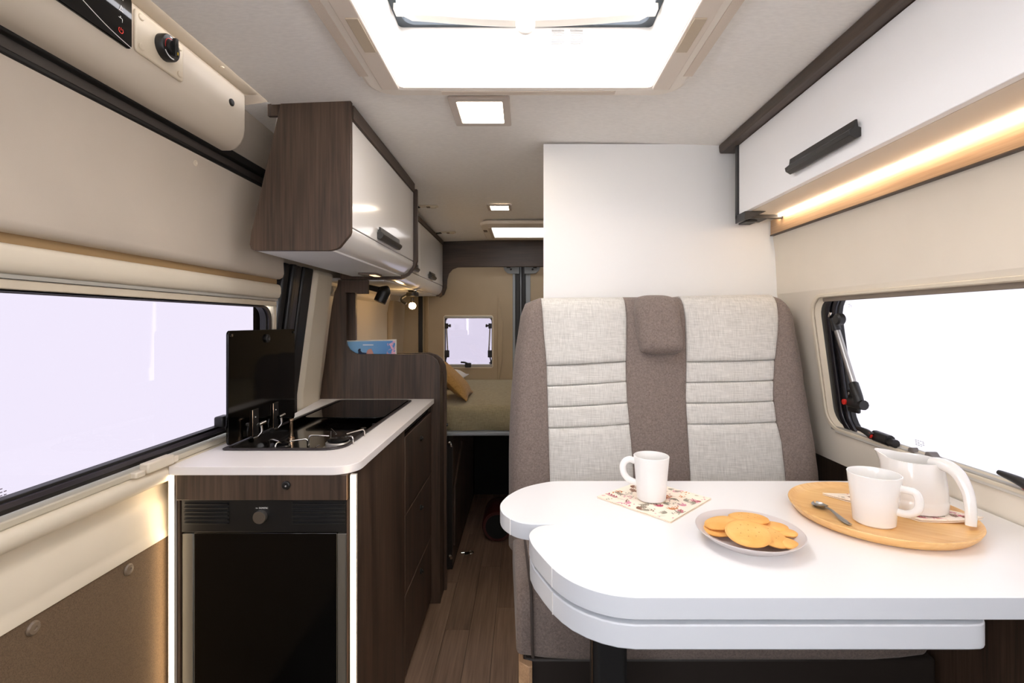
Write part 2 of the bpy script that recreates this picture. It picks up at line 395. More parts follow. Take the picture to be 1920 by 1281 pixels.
# door seal, pillar and rear left wall
def lx(z):
    return -.945+.0*(z)+max(0, (z-1.0))*.13
wl = empty('wall_left', (-.93, 2.0, 0), kind='structure')
def lean(name, y0, y1, dx, m, z0=.05, z1=1.52, thick=.06, bevel=.008):
    zs = [z0, .9, 1.0, 1.1, 1.2, 1.3, 1.4, z1]
    pts = [(lx(z)+dx, z) for z in zs]+[(lx(z1)-thick, z1), (lx(z0)-thick, z0)]
    return prism(name, pts, 'Y', y0, y1, m, wl, bevel=bevel, smooth=50)
lean('door_seal', 1.79, 1.83, .0, RUBBER); lean('door_seal', 1.835, 1.865, .012, RUBBER); lean('door_seal_rib', 1.87, 1.92, .004, mat('seal_grey', (44, 40, 40), .3)); lean('door_seal', 1.925, 2.01, .01, RUBBER)
lean('pillar', 2.012, 2.20, .022, CREAM, bevel=.02)
sheet('rear_side_lining', [(-.90, 1.55), (-.925, 1.48), (-.93, 1.44), (-.945, 1.36), (-.945, 1.0), (-.95, .0)], 2.20, 3.75, CREAM, wl)
prism('lining_swage', [(-.945, 1.47), (-.905, 1.47), (-.90, 1.452), (-.91, 1.435), (-.945, 1.42)], 'Y', 2.3, 3.28, CREAM, wl, smooth=50)
prism('rear_quarter_cover', [(-.95, .86), (-.925, .86), (-.915, 1.1), (-.90, 1.45), (-.95, 1.45)], 'Y', 3.36, 3.70, BEIGE_B, wl, bevel=.012, smooth=50)
SHD = mat('shell_dark', (60, 54, 48), .8)
sheet('side_shell', [(-.97, 1.97), (-.96, 1.40)], -.20, 3.75, SHD, wl); sheet('side_shell', [(-.97, .96), (-.97, 0)], -.20, 3.75, SHD, wl)
sheet('side_shell', [(-.97, 1.42), (-.97, .95)], 1.74, 3.75, SHD, wl)
sheet('roof_side_lining', [(-.735, 1.945), (-.80, 1.94), (-.84, 1.90), (-.872, 1.80), (-.888, 1.70), (-.90, 1.50)], 1.372, 3.6, BEIGE, wl)

# ---- rear doors
wr = empty('wall_rear', (0, 3.72, 0), kind='structure')
RY = 3.70
rin = rrect(-.607, -.237, .957, 1.345, .02); rout = to_rect(rin, -.775, -.085, .05, 1.86)
ring('door_lining', rout, rin, lambda a, b, t: (a, RY, b), BEIGE_B, wr)
prism('door_swage', [(-.20, .86), (-.185, .86), (-.165, 1.0), (-.155, 1.3), (-.20, 1.52)], 'Y', RY-.012, RY, BEIGE_B, wr, bevel=.004)
box('door_edge', -.800, -.770, RY-.02, RY+.02, .05, 1.86, RUBBER, wr, .004); box('hinge_lining', -.97, -.80, RY-.01, RY+.03, .05, 1.9, BEIGE_B, wr)
box('door_fold', -.755, -.725, RY-.012, RY+.01, .05, 1.72, mat('beige_fold', (160, 138, 104), .6), wr, .006)
box('door_frame_edge', -.084, -.064, RY-.01, RY+.03, .05, 1.86, GREYP, wr, .003); box('door_seal', -.063, -.028, RY-.014, RY+.03, .05, 1.86, RUBBER, wr, .005)
box('door_frame_edge', -.027, -.018, RY-.012, RY+.03, .05, 1.86, GREYP, wr, .003); box('door_seal', -.017, .014, RY-.014, RY+.03, .05, 1.86, RUBBER, wr, .005)
box('door_frame_edge', .015, .05, RY-.01, RY+.03, .05, 1.86, GREYP, wr, .003)
box('door_lining_other', .051, .97, RY, RY+.03, .05, 1.9, BEIGE_B, wr)
for sx, cx in ((-1, -.085), (1, .055)):
    prism('hinge_plate', [(cx+.05*(-sx), 1.725), (cx+sx*.075, 1.725), (cx+sx*.06, 1.69), (cx+sx*.035, 1.668), (cx+.05*(-sx), 1.665)], 'Y', RY-.03, RY-.016, GREYP, wr, bevel=.003)
    lathe('plate_bolt', [(0, 0), (.008, 0), (.008, -.006), (0, -.006)], (cx+sx*.012, RY-.030, 1.698), RUBBER, wr, 12, 'Y')
    box('plate_slot', cx+sx*.03-.014, cx+sx*.03+.014, RY-.033, RY-.030, 1.708, 1.722, RUBBER, wr)
box('centre_leak_blocker', -.13, .10, RY+.032, RY+.05, .05, 1.88, RUBBER, wr); box('hinge_seal_backing', -.97, -.70, RY+.032, RY+.05, .05, 1.9, RUBBER, wr)  # centre strip added unseen to block light leaking through the door gap
w3 = empty('window_3', (-.42, RY, .95), kind='structure')
ringsolid('window_gasket', rrect(-.612, -.232, .95, 1.35, .022), rrect(-.598, -.246, .968, 1.338, .04), lambda a, b, t: (a, t, b), RY+.012, RY+.04, RUBBER, w3)
prism('pane', rrect(-.60, -.245, .965, 1.345, .03), 'Y', RY+.034, RY+.038, GL_REAR, w3)
ringsolid('window_surround', rrect(-.612, -.232, .948, 1.352, .02), rrect(-.603, -.241, .957, 1.343, .016), lambda a, b, t: (a, t, b), RY-.006, RY+.014, CREAM, w3, .002)
box('blind_rail', -.606, -.238, RY-.008, RY+.012, 1.328, 1.344, RAIL, w3, .003); box('blind_rail', -.606, -.238, RY-.008, RY+.012, .957, .978, RAIL, w3, .003)
for s, cx in ((1, -.588), (-1, -.258)):
    box('stay_bracket', cx-.012, cx+.012, RY-.002, RY+.012, 1.25, 1.29, BLACK, w3, .004)
    lathe('stay_knob', [(0, 0), (.007, 0), (.006, .010), (.012, .014), (.012, .026), (0, .028)], (cx+s*.006, RY, 1.272), BLACK, w3, 14, 'X') if s > 0 else lathe('stay_knob', [(0, 0), (.007, 0), (.006, -.010), (.012, -.014), (.012, -.026), (0, -.028)], (cx-.006, RY, 1.272), BLACK, w3, 14, 'X')
    tube('stay_rod', [(cx, RY+.002, 1.25), (cx+s*.008, RY+.002, 1.08)], .0055, SILVER, w3, smooth_path=False)
    box('stay_foot', cx-.004-.012, cx+.02, RY-.006, RY+.012, 1.03, 1.085, BLACK, w3, .005)
    tube('stay_loop', [(cx, RY-.002, 1.035), (cx-s*.008, RY-.002, 1.0), (cx+s*.004, RY-.002, .985)], .005, BLACK, w3)
box('latch_body', -.445, -.40, RY-.03, RY+.01, .955, .99, BLACK, w3, .006); tube('latch_lever', [(-.425, RY-.03, .985), (-.445, RY-.034, .994), (-.475, RY-.034, .996)], .007, BLACK, w3)

# dark wood header over the rear doors
A = [P(px, py, 3.62) for px, py in ((826, 452), (1030, 447), (1030, 500), (858, 501), (848, 505), (841, 513), (838, 524), (837, 540), (832, 553), (824, 558))]
struct(prism('trim_3', [(p.x, p.z) for p in A], 'Y', 3.62, 3.645, WD_X, bevel=.003))

# ---- right wall with window
xr = lambda z: .913+(1.40-z)*.1333
wrt = empty('wall_right', (.95, .5, 0), kind='structure')
wi = rrect(-.12, 1.545, .972, 1.376, .055, 6); wo = to_rect(wi, -.20, 1.80, .858, 1.40)
ring('window_lining', wo, wi, lambda a, b, t: (xr(b)+(0 if t == 0 else .004), a, b), CREAM_R, wrt)
ring('window_reveal', wi, rrect(-.105, 1.53, .980, 1.370, .052, 6), lambda a, b, t: (xr(b)+(.004 if t == 0 else .014), a, b), CREAM, wrt)
sheet('upper_lining', [(.913, 1.40), (.912, 1.44), (.906, 1.55), (.899, 1.60), (.90, 1.70), (.88, 1.82), (.80, 1.96)], -.20, 1.80, CREAM_R, wrt)
sheet('lower_lining', [(.985, .858), (.994, .852), (.996, .60), (.996, 0)], -.20, 1.80, WD_V, wrt)
ringsolid('lining_bead', rrect(-.13, 1.558, .962, 1.386, .062), rrect(-.12, 1.545, .972, 1.376, .055), lambda a, b, t: (xr(b)+t, a, b), -.004, .003, CREAM, wrt, .002)
sheet('side_shell', [(.80, 1.96), (1.02, 1.70), (1.03, 1.41)], -.20, 3.75, MATS['shell_dark'], wrt); sheet('side_shell', [(1.06, .955), (1.05, 0)], -.20, 3.75, MATS['shell_dark'], wrt); sheet('side_shell', [(1.03, 1.42), (1.05, .95)], 1.60, 3.75, MATS['shell_dark'], wrt)
w2 = empty('window_2', (.97, .5, .96), kind='structure')
ringsolid('window_gasket', rrect(-.15, 1.56, .95, 1.39, .06), rrect(-.10, 1.452, .962, 1.384, .075), lambda a, b, t: (xr(b)+t, a, b), .016, .032, RUBBER, w2, .004)
ringsolid('window_bead', rrect(-.15, 1.50, .955, 1.388, .065), rrect(-.10, 1.485, .966, 1.38, .07), lambda a, b, t: (xr(b)+t, a, b), .008, .017, mat('gasket_blueblack', (26, 25, 32), .25), w2, .003)
ringsolid('window_bead', rrect(-.13, 1.468, .957, 1.386, .065), rrect(-.10, 1.456, .964, 1.38, .07), lambda a, b, t: (xr(b)+t, a, b), .008, .018, MATS['gasket_blueblack'], w2, .003)
n = [(a, b) for a, b in rrect(-.13, 1.50, .955, 1.388, .05)]
link('pane', [(xr(b)+.034, a, b) for a, b in n]+[(xr(b)+.038, a, b) for a, b in n], [tuple(range(len(n))), tuple(range(len(n), 2*len(n)))]+[(i, (i+1) % len(n), len(n)+(i+1) % len(n), len(n)+i) for i in range(len(n))], GL_RIGHT, w2)
def rwall(y, z, d): return Vector((xr(z)+d-.022, y, z))
tube('stay_rod', [rwall(1.455, 1.285, .03), rwall(1.408, 1.115, .03)], .0085, SILVER, w2, smooth_path=False, seg=14)
lathe('stay_knob', [(0, 0), (.012, 0), (.017, .004), (.017, .018), (.013, .022), (0, .022)], rwall(1.395, 1.308, .005)-Vector((.012, 0, 0)), BLACK, w2, 20, 'X')
tube('stay_socket', [rwall(1.462, 1.312, .03), rwall(1.454, 1.275, .03)], .013, BLACK, w2, smooth_path=False)
tube('stay_hook', [rwall(1.475, 1.325, .03), rwall(1.463, 1.318, .02), rwall(1.455, 1.330, .02)], .004, CHROME, w2)
box('stay_plate', xr(1.06)+.004, xr(1.06)+.016, 1.40, 1.445, 1.035, 1.10, BLACK, w2, .004)
tube('stay_foot', [rwall(1.41, 1.12, .03), rwall(1.385, 1.09, .02), rwall(1.38, 1.06, .02)], .013, BLACK, w2)
tube('stay_pivot', [rwall(1.425, 1.065, .02), rwall(1.362, 1.066, .02)], .014, BLACK, w2, smooth_path=False)
lathe('lock_button', [(0, 0), (.008, 0), (.008, -.006), (0, -.007)], rwall(1.424, 1.066, .008)-Vector((.0, 0, 0)), RED, w2, 16, 'X')
for zz in (1.088, 1.047): lathe('plate_screw', [(0, 0), (.004, 0), (.004, -.003), (0, -.003)], rwall(1.432, zz, .028), CHROME, w2, 10, 'X')
def window_latch(y):
    tube('latch_lever', [rwall(y+.045, .998, .01), rwall(y, .995, .005), rwall(y-.02, .988, .005)], [.005, .009, .010], BLACK, w2)
    tube('latch_body', [rwall(y-.01, .988, .02), rwall(y-.065, .986, .02)], .015, BLACK, w2, smooth_path=False)
    tube('latch_bolt', [rwall(y-.06, .983, .02), rwall(y-.085, .983, .02)], .011, BLACK, w2, smooth_path=False)
    lathe('lock_button', [(0, 0), (.008, 0), (.008, -.006), (0, -.007)], rwall(y-.015, .990, .005), RED, w2, 16, 'X')
window_latch(1.345); window_latch(.93)
v = [(xr(z)+dx, y, z) for y in (-.11, 1.535) for dx, z in ((.0, .9755), (.0, .962), (.03, .962), (.03, .978))]
link('blind_rail', v, [(0, 1, 2, 3), (4, 5, 6, 7)]+[(i, (i+1) % 4, 4+(i+1) % 4, 4+i) for i in range(4)], RAIL, w2, bevel=.002)
v = [(xr(z)+dx, y, z) for y in (-.11, 1.51) for dx, z in ((-.004, .966), (-.004, .958), (.0, .956), (.0, .967))]
link('blind_rail_lip', v, [(0, 1, 2, 3), (4, 5, 6, 7)]+[(i, (i+1) % 4, 4+(i+1) % 4, 4+i) for i in range(4)], mat('rail_light', (206, 202, 192), .35), w2, bevel=.001)
v = [(xr(z)+dx, y, z) for y in (-.10, 1.50) for dx, z in ((.006, 1.378), (.006, 1.362), (.03, 1.364), (.03, 1.378))]
link('blind_header', v, [(0, 1, 2, 3), (4, 5, 6, 7)]+[(i, (i+1) % 4, 4+(i+1) % 4, 4+i) for i in range(4)], mat('header_grey', (128, 116, 104), .5), w2, bevel=.002)
GC = mat('clip_grey', (112, 106, 102), .5)
prism('blind_catch', [(1.142, .974), (1.172, .974), (1.168, .988), (1.158, .990), (1.15, .982), (1.142, .98)], 'X', xr(.975)-.004, xr(.975)+.018, GC, w2, bevel=.002)
prism('blind_catch', [(1.205, .974), (1.225, .974), (1.222, .984), (1.21, .987)], 'X', xr(.975)-.002, xr(.975)+.014, GC, w2, bevel=.002)
# certification marks etched on the tinted panes
INK = mat('pane_print', (120, 112, 126), .6)
def mark(y, z, w, h, nx, nz, parent, xf, name='pane_mark'):
    vs = []; fs = []
    rr = random.Random(int(y*1000))
    for j in range(nz):
        for i in range(nx):
            if rr.random() < .2: continue
            a = y-i*w/nx; b = z-j*h/nz; l = w/nx*.7; k = len(vs)
            vs += [(xf(b), a, b), (xf(b), a-l, b), (xf(b-h/nz*.3), a-l, b-h/nz*.3), (xf(b-h/nz*.3), a, b-h/nz*.3)]; fs.append((k, k+1, k+2, k+3))
    o = link(name, vs, fs, INK, parent); return o
mark(1.425, 1.352, .016, .010, 3, 3, w2, lambda z: xr(z)+.0333)
mark(1.24, 1.000, .03, .016, 4, 4, w2, lambda z: xr(z)+.0333)
mark(.86, 1.008, .02, .03, 3, 5, w1, lambda z: -.9165)

# ---- partition of the washroom behind the bench
pt = prism('wall_partition', [(.0712, 1.75), (.99, 1.75), (.99, 2.5), (.20, 2.5)], 'Z', 0.0, 1.942, WHITE); struct(pt)
# ---- added unseen van front, its opening shaped to let light in
fi = rrect(-.60, .50, 1.40, 1.78, .10); fo = to_rect(fi, -.97, 1.05, -.05, 1.97)
wf = empty('wall_front_added', (0, -1.0, 0), kind='structure')
ring('added_light_surround', fo, fi, lambda a, b, t: (a, -1.05, b), MATS['shell_dark'], wf)
for X in (-.97, 1.05):      # added unseen side strips, leaving gaps between them for light
    link('added_light_sill', [(X, -1.05, 0), (X, -.19, 0), (X, -.19, 1.08), (X, -1.05, 1.08)], [(0, 1, 2, 3)], MATS['shell_dark'], wf)
    link('added_light_header', [(X, -1.05, 1.78), (X, -.19, 1.78), (X, -.19, 1.97), (X, -1.05, 1.97)], [(0, 1, 2, 3)], MATS['shell_dark'], wf)

# ---- roof windows
def roof_window(name, x0, x1, y0, y1, zb, shaft, ox, oy0, oy1):
    w = empty(name, ((x0+x1)/2, (y0+y1)/2, zb-.02), kind='structure')
    put = lambda a, b, t: (a, b, t)
    outer = rrect(x0-ox, x1+ox, oy0, oy1, .07); inner = rrect(x0, x1, y0, y1, .012)
    ringsolid('frame', outer, inner, put, zb-.020, zb+.004, SKYF, w, .012)
    ring('shaft_lining', inner, inner, lambda a, b, t: (a, b, zb-.016 if t == 0 else zb+shaft), mat('shaft_white', (246, 244, 240), .4), w)
    ringsolid('dome_seal', rrect(x0-.01, x1+.01, y0-.01, y1+.01, .03), rrect(x0+.018, x1-.018, y0+.02, y1-.012, .03), put, zb+shaft, zb+shaft+.028, mat('seal_slate', (52, 62, 70), .4), w)
    nn = rrect(x0-.02, x1+.02, y0-.02, y1+.02, .03)
    prism('dome', nn, 'Z', zb+shaft+.045, zb+shaft+.049, GL_ROOF, w)
    return w
w4 = roof_window('window_4', -.335, .345, .70, 1.306, 1.948, .145, .085, .60, 1.352)
for s, xa in ((-1, -.335), (1, .345)):
    # blind guide rails beside the opening, with recessed grip
    xo = xa+s*.045; xi = xa-s*.001
    box('guide_rail', min(xo, xi), max(xo, xi), .70, 1.300, 1.921, 1.930, mat('guide_rail_beige', (228, 216, 202), .45), w4, .003)
    box('grip_recess', xa+s*.012-.009 if s > 0 else xa-.033+.012-.009, xa+s*.012+.018 if s > 0 else xa-.003, .99, 1.115, 1.9185, 1.9215, mat('recess_tan', (200, 184, 160), .6), w4, .002)
    box('vent_strip', min(xa+s*.062, xa+s*.086), max(xa+s*.062, xa+s*.086), .70, 1.24, 1.9270, 1.9292, SKYD, w4, .002)
box('end_strip', -.325, .335, 1.3025, 1.3065, 1.928, 1.958, SKYF, w4, .002)
box('vent_strip', -.225, .25, 1.320, 1.337, 1.9265, 1.9286, SKYD, w4, .002)
wp = []
for k in range(33):
    t = k/32; x = -.325+t*.66; q = (t-.5)*2
    d = .018*(1-q*q)**2*1.6+(-.010 if abs(q) > .93 else 0)
    wp.append((x, 2.072-d+.006*math.cos(q*math.pi)))
prism('blind_bar', wp+[(.335, 2.105), (-.325, 2.105)], 'Y', 1.205, 1.235, mat('bar_white', (244, 238, 228), .4), w4, bevel=.003, smooth=40)
lathe('blind_knob', [(0, 0), (.020, 0), (.024, -.004), (.024, -.012), (.020, -.016), (0, -.017)], (.004, 1.205, 2.034), mat('bar_white', (244, 238, 228), .4), w4, 28, 'Y')
LBL = mat('label_pale', (150, 148, 146), .6)
for i, (a, b) in enumerate(((.074, 2.086), (.124, 2.086), (.074, 2.064), (.124, 2.064))):
    vs = []; fs = []
    for r in range(4):
        z = b-r*.005; k = len(vs); ww = .036-(.008 if r == 3 else 0)
        vs += [(a, 1.3035, z), (a+ww, 1.3035, z), (a+ww, 1.3035, z-.0026), (a, 1.3035, z-.0026)]; fs.append((k, k+1, k+2, k+3))
    link('label_print', vs, fs, LBL, w4)
w5 = roof_window('window_5', -.205, .205, 3.075, 3.435, 1.915, .12, .065, 2.93, 3.52)
box('lock_tab', -.262, -.238, 3.14, 3.20, 1.892, 1.897, mat('tab_dark', (110, 92, 74), .5), w5, .002); box('guide_rail', -.225, -.203, 3.06, 3.43, 1.889, 1.896, SHELL, w5, .002)

# ================================================================== OVERHEAD CONSOLE (left, in front)
con = empty('overhead_console', (-.84, .5, 1.775), 'beige moulded overhead console along the roof edge above the sliding door', 'console')
prism('shell', [(-.782, 1.9445), (-.782, 1.838), (-.785, 1.818), (-.793, 1.800), (-.806, 1.787), (-.823, 1.780), (-.93, 1.780), (-.93, 1.9445)], 'Y', -.2, 1.369, SHELL, con, bevel=.012, smooth=50, seg=3)
lathe('switch_cap', [(0, 0), (.0095, 0), (.0095, .003), (.007, .005), (0, .005)], (-.782, 1.297, 1.887), BLACK, con, 20, 'X')
disp = prism('control_panel', rrect(.36, .963, 1.838, 1.943, .01), 'X', -.784, -.7765, BGLASS, con, bevel=.002)
tag(disp, 'black glossy control panel')
ICON = mat('icon_white', (210, 208, 204), .5, emit=(210, 208, 204), estr=.25); ICONR = mat('icon_red', (220, 60, 50), .5, emit=(230, 70, 60), estr=.5)
def icon(y, z, kind, m):
    X = -.7758; s = .0052; segs = []
    if kind == 'power':
        segs = [[(math.sin(a)*s, math.cos(a)*s) for a in [math.radians(40+i*28) for i in range(11)]], [(0, 0), (0, s)]]
    elif kind == 'tap': segs = [[(-s, s*.3), (s*.6, s*.3), (s*.6, -s*.6)], [(-s*.2, s*.3), (-s*.2, s)], [(s*.6, -s), (s*.6, -s*.8)]]
    elif kind == 'lamp': segs = [[(-s, -s), (s, -s)], [(-s*.6, -s), (0, s)], [(0, s), (s*.7, s*.2)], [(0, s*.2), (s*.4, -s*.4)]]
    else: segs = [[(-s, -s), (s, -s), (s, s), (-s, s), (-s, -s)], [(-s*.5, 0), (s*.5, 0)]]
    vs = []; fs = []; w = .0006
    for sg in segs:
        for (a, b), (c, d) in zip(sg, sg[1:]):
            L = math.hypot(c-a, d-b) or 1; nx, nz = -(d-b)/L*w, (c-a)/L*w; k = len(vs)
            vs += [(X, y+a+nx, z+b+nz), (X, y+a-nx, z+b-nz), (X, y+c-nx, z+d-nz), (X, y+c+nx, z+d+nz)]; fs.append((k, k+1, k+2, k+3))
    return link('panel_icon', vs, fs, m, disp)
icon(.935, 1.862, 'power', ICONR); icon(.935, 1.884, 'tap', ICON); icon(.935, 1.905, 'lamp', ICON); icon(.935, 1.928, 'box', ICON)
tube('glass_line', [(-.7764, .963-.003, 1.842), (-.7764, .90, 1.853), (-.7764, .82, 1.880), (-.7764, .74, 1.915), (-.7764, .70, 1.94)], .0007, ICON, disp, 6)
pl = prism('heater_plate', rrect(.972, 1.108, 1.845, 1.932, .008), 'X', -.783, -.7765, mat('plate_cream', (216, 202, 178), .45), con, bevel=.0025)
for yy in (.985, 1.095):
    for zz in (1.859, 1.919): lathe('plate_cap', [(0, 0), (.0068, 0), (.0068, .0015), (.005, .003), (0, .0034)], (-.7765, yy, zz), mat('plate_cream', (216, 202, 178)), pl, 18, 'X')
kn = lathe('heater_knob', [(0, 0), (.0275, 0), (.0275, .013), (.0255, .016), (.014, .016), (.013, .022), (.0, .022)], (-.7765, 1.048, 1.892), BLACK, con, 36, 'X')
arc = lambda r0, r1, a0, a1, m, nm: link(nm, [(-.7603, 1.048+r*math.cos(math.radians(a0+(a1-a0)*i/16)), 1.892+r*math.sin(math.radians(a0+(a1-a0)*i/16))) for i in range(17) for r in (r0, r1)], [(2*i, 2*i+1, 2*i+3, 2*i+2) for i in range(16)], m, kn)
arc(.0175, .0188, 60, 200, RED, 'dial_mark'); arc(.021, .0235, 215, 290, ICON, 'dial_print'); arc(.021, .0235, 65, 100, ICON, 'dial_print')
box('knob_grip', -.757, -.747, 1.044, 1.052, 1.872, 1.912, BLACK, kn, .002); box('knob_pointer', -.7468, -.7462, 1.0465, 1.0495, 1.876, 1.882, mat('yellow_mark', (210, 180, 40), .5), kn)
lathe('rivet_cap', [(0, 0), (.006, 0), (.005, -.002), (0, -.0025)], (-.762, 1.225, 1.944), mat('plate_cream', (216, 202, 178)), con, 16, 'Z')

# ================================================================== KITCHEN OVERHEAD CABINETS
def handle(name, X, s, y0, y1, z, parent):
    """angular grip bar; s = outward direction"""
    pr = [(0, -.020), (.013, -.022), (.022, -.012), (.023, -.004), (.013, .004), (.012, .020), (.006, .021), (.005, .004), (0, .002)]
    return prism(name, [(X+s*a, z+b) for a, b in pr], 'Y', y0, y1, GREYDARK, parent, bevel=.0012)
cab = empty('overhead_cabinet', (-.68, 1.82, 1.505), 'overhead kitchen cabinet with wide dark wood end panel and glossy white flap', 'cabinet')
q = [P(px, py, 1.408) for px, py in ((528, 185), (546, 184), (655, 184), (657.5, 188), (657.5, 434), (655, 441), (636, 464), (628, 468), (617, 470), (478, 470), (471, 467), (468, 459), (470, 440))]
prism('end_panel', [(p.x, p.z) for p in q], 'Y', 1.408, 1.424, WD_V, cab, bevel=.0015)
box('end_panel_step', -.745, -.69, 1.412, 1.424, 1.90, 1.944, WD_V, cab)
dr = box('door', -.522, -.505, 1.4265, 2.219, 1.579, 1.892, WGLOSS, cab, .0015)
handle('handle', -.5045, 1, 1.67, 1.925, 1.607, dr)
box('top_rail', -.53, -.4985, 1.4245, 2.222, 1.8935, 1.936, WD_Y, cab, .0015)
prism('lower_cove', [(-.507, 1.576), (-.5075, 1.562), (-.512, 1.552), (-.532, 1.526), (-.545, 1.518), (-.562, 1.5145), (-.565, 1.54), (-.525, 1.576)], 'Y', 1.4245, 2.222, WGLOSS, cab, smooth=40)
box('base_panel', -.785, -.5625, 1.4245, 2.222, 1.509, 1.523, WHITE, cab)
prism('back_panel', [(-.79, 1.51), (-.78, 1.51), (-.71, 1.93), (-.72, 1.93)], 'Y', 1.4245, 2.222, WHITE, cab)
q = [P(px, py, 2.235) for px, py in ((779, 356), (783, 356), (783.5, 490), (780, 501), (768, 516), (757, 523), (752, 524.5), (640, 524.5), (640, 512), (740, 512), (750, 510), (760, 505), (770, 494), (774, 484), (774, 356))]
prism('divider_panel', [(p.x, p.z) for p in q], 'Y', 2.2225, 2.244, WD_V, cab, bevel=.0015)
box('bottom_lamp', -.70, -.625, 2.05, 2.14, 1.500, 1.509, mat('lamp_grey', (120, 104, 92), .4), cab, .002)
box('lamp_lens', -.655, -.63, 2.06, 2.13, 1.4985, 1.5005, glow('cabinet_lamp_lens', (255, 214, 160), 1.6), cab)
def rear_cab(y0, y1, hy, label, last):
    c = empty('overhead_cabinet', (-.75, (y0+y1)/2, 1.48), label, 'cabinet', 'rear overhead cabinets')
    d = box('door', -.617, -.600, y0+.003, y1-.002, 1.568, 1.872, WGLOSS, c, .0015)
    handle('handle', -.5998, 1, hy-.085, hy+.085, 1.598, d)
    prism('lower_cove', [(-.602, 1.565), (-.6025, 1.548), (-.612, 1.520), (-.628, 1.503), (-.648, 1.497), (-.65, 1.53), (-.62, 1.565)], 'Y', y0, y1, WGLOSS, c, smooth=40)
    box('base_panel', -.93, -.6485, y0, y1, 1.491, 1.505, WHITE, c)
    box('top_rail', -.625, -.594, y0, y1, 1.8735, 1.902, WD_Y, c, .0015)
    box('back_panel', -.935, -.925, y0, y1, 1.495, 1.88, WHITE, c)
    if last: box('end_panel', -.93, -.604, y1+.0005, y1+.012, 1.49, 1.90, WD_V, c)
    return c
rear_cab(2.2595, 2.80, 2.62, 'rear overhead cabinet next to the dark divider panel of the kitchen cabinet', False)
rear_cab(2.801, 3.592, 3.14, 'rear overhead cabinet against the dark header over the back doors', True)
for i, (py_, yy, lab) in enumerate(((402, 2.60, 'cream ceiling catch above the rear cabinet beside the divider panel'), (443, 3.28, 'cream ceiling catch above the rear cabinet near the back doors'))):
    c = empty('ceiling_catch', (-.5, yy, zc(-.5, yy)-.012), lab, 'catch', 'cream ceiling catches')
    zz = zc(-.5, yy)
    box('base_plate', -.56, -.46, yy-.018, yy+.018, zz-.008, zz-.001, CREAM, c, .003); box('slot', -.52, -.50, yy-.012, yy+.012, zz-.011, zz-.0075, mat('slot_brown', (110, 92, 66), .6), c)
    box('hook', -.50, -.47, yy-.012, yy+.012, zz-.014, zz-.0075, CREAM, c, .002); tube('arm', [(-.592, yy, zz-.012), (-.555, yy, zz-.008)], .005, BLACK, c, smooth_path=False)

# reading spots under the rear cabinets
def spot(x, y, z, lit, label):
    s = empty('reading_lamp', (x, y, z-.08), label, 'lamp', 'reading lamps under the cabinets')
    if lit:
        lathe('mount', [(0, 0), (.026, 0), (.028, -.006), (.020, -.012), (0, -.012)], (x, y, z), CHROME, s, 24)
        lathe('collar', [(0, -.012), (.034, -.012), (.036, -.018), (.036, -.036), (.033, -.040), (0, -.040)], (x, y, z), BLACK, s, 28)
        tube('bracket', [(x-.034, y, z-.03), (x-.06, y-.004, z-.045), (x-.062, y-.006, z-.065), (x-.035, y-.008, z-.082)], .008, BLACK, s)
        lathe('bulb', [(0, .020), (.012, .017), (.019, .009), (.021, 0), (.019, -.009), (.012, -.017), (0, -.020)], (x+.004, y-.02, z-.095), L_SPOT, s, 20)
        lathe('bulb_neck', [(0, 0), (.010, 0), (.010, .03), (0, .03)], (x+.002, y-.012, z-.078), BLACK, s, 14)
    else:
        tube('arm', [(x-.11, y-.02, z-.004), (x-.06, y, z-.018), (x-.01, y, z-.030)], [.010, .014, .016], BLACK, s)
        tube('head', [(x+.012, y, z-.012), (x+.014, y, z-.040), (x-.006, y-.01, z-.092)], [.018, .032, .030], BLACK, s, 18)
    return s
spot(-.71, 2.42, 1.491, False, 'black unlit swivel reading lamp under the cabinet beside the wood pillar')
spot(-.665, 2.90, 1.491, True, 'small reading lamp with a lit warm bulb under the rear cabinet')

# ---- ceiling lamps
def ceil_lamp(pxs, y0, y1, label):
    xa, xb = pxs; z = zc((xa+xb)/2, (y0+y1)/2)
    c = empty('ceiling_lamp', ((xa+xb)/2, (y0+y1)/2, z-.012), label, 'lamp', 'square ceiling lamps')
    put = lambda a, b, t: (a, b, t); d = (xb-xa)*.13
    ringsolid('frame', rrect(xa, xb, y0, y1, .006), rrect(xa+d, xb-d, y0+d, y1-d, .004), put, z-.010, z-.001, mat('lamp_frame', (206, 196, 186), .45), c, .002)
    box('diffuser', xa+d, xb-d, y0+d, y1-d, z-.008, z-.002, L_CEIL, c)
ceil_lamp((-.219, -.040), 1.388, 1.585, 'large square ceiling lamp just behind the big roof window frame')
ceil_lamp((-.197, -.066), 2.585, 2.715, 'small square ceiling lamp before the far roof window')

# ================================================================== KITCHEN UNIT
KY0, KY1, KZ = 1.187, 2.238, .925
kit = empty('kitchen_unit', (-.65, 1.7, 0), 'dark wood kitchen unit with drawers and light strips on its front corners', 'cabinet')
prism('side_panel', [(1.205, .0), (1.732, .0), (1.732, .9245), (1.205, .9245)], 'X', -.440, -.425, WD_V, kit, bevel=.001)
box('left_panel', -.870, -.855, 1.205, KY1, 0, .9245, WD_V, kit)
box('front_rail', -.853, -.4345, 1.191, 1.206, .8625, .9245, WD_V, kit, .001)
lathe('push_lock', [(0, 0), (.0105, 0), (.0105, -.004), (.008, -.006), (0, -.0065)], (P(537, 910, 1.191).x, 1.191, P(537, 910, 1.191).z), BLACK, kit, 24, 'Y')
lathe('lock_dot', [(0, 0), (.002, 0), (.002, -.001), (0, -.001)], (P(535.5, 912, 1.184).x, 1.1845, P(535, 912, 1.184).z), mat('dot_grey', (170, 170, 170), .5), kit, 10, 'Y')
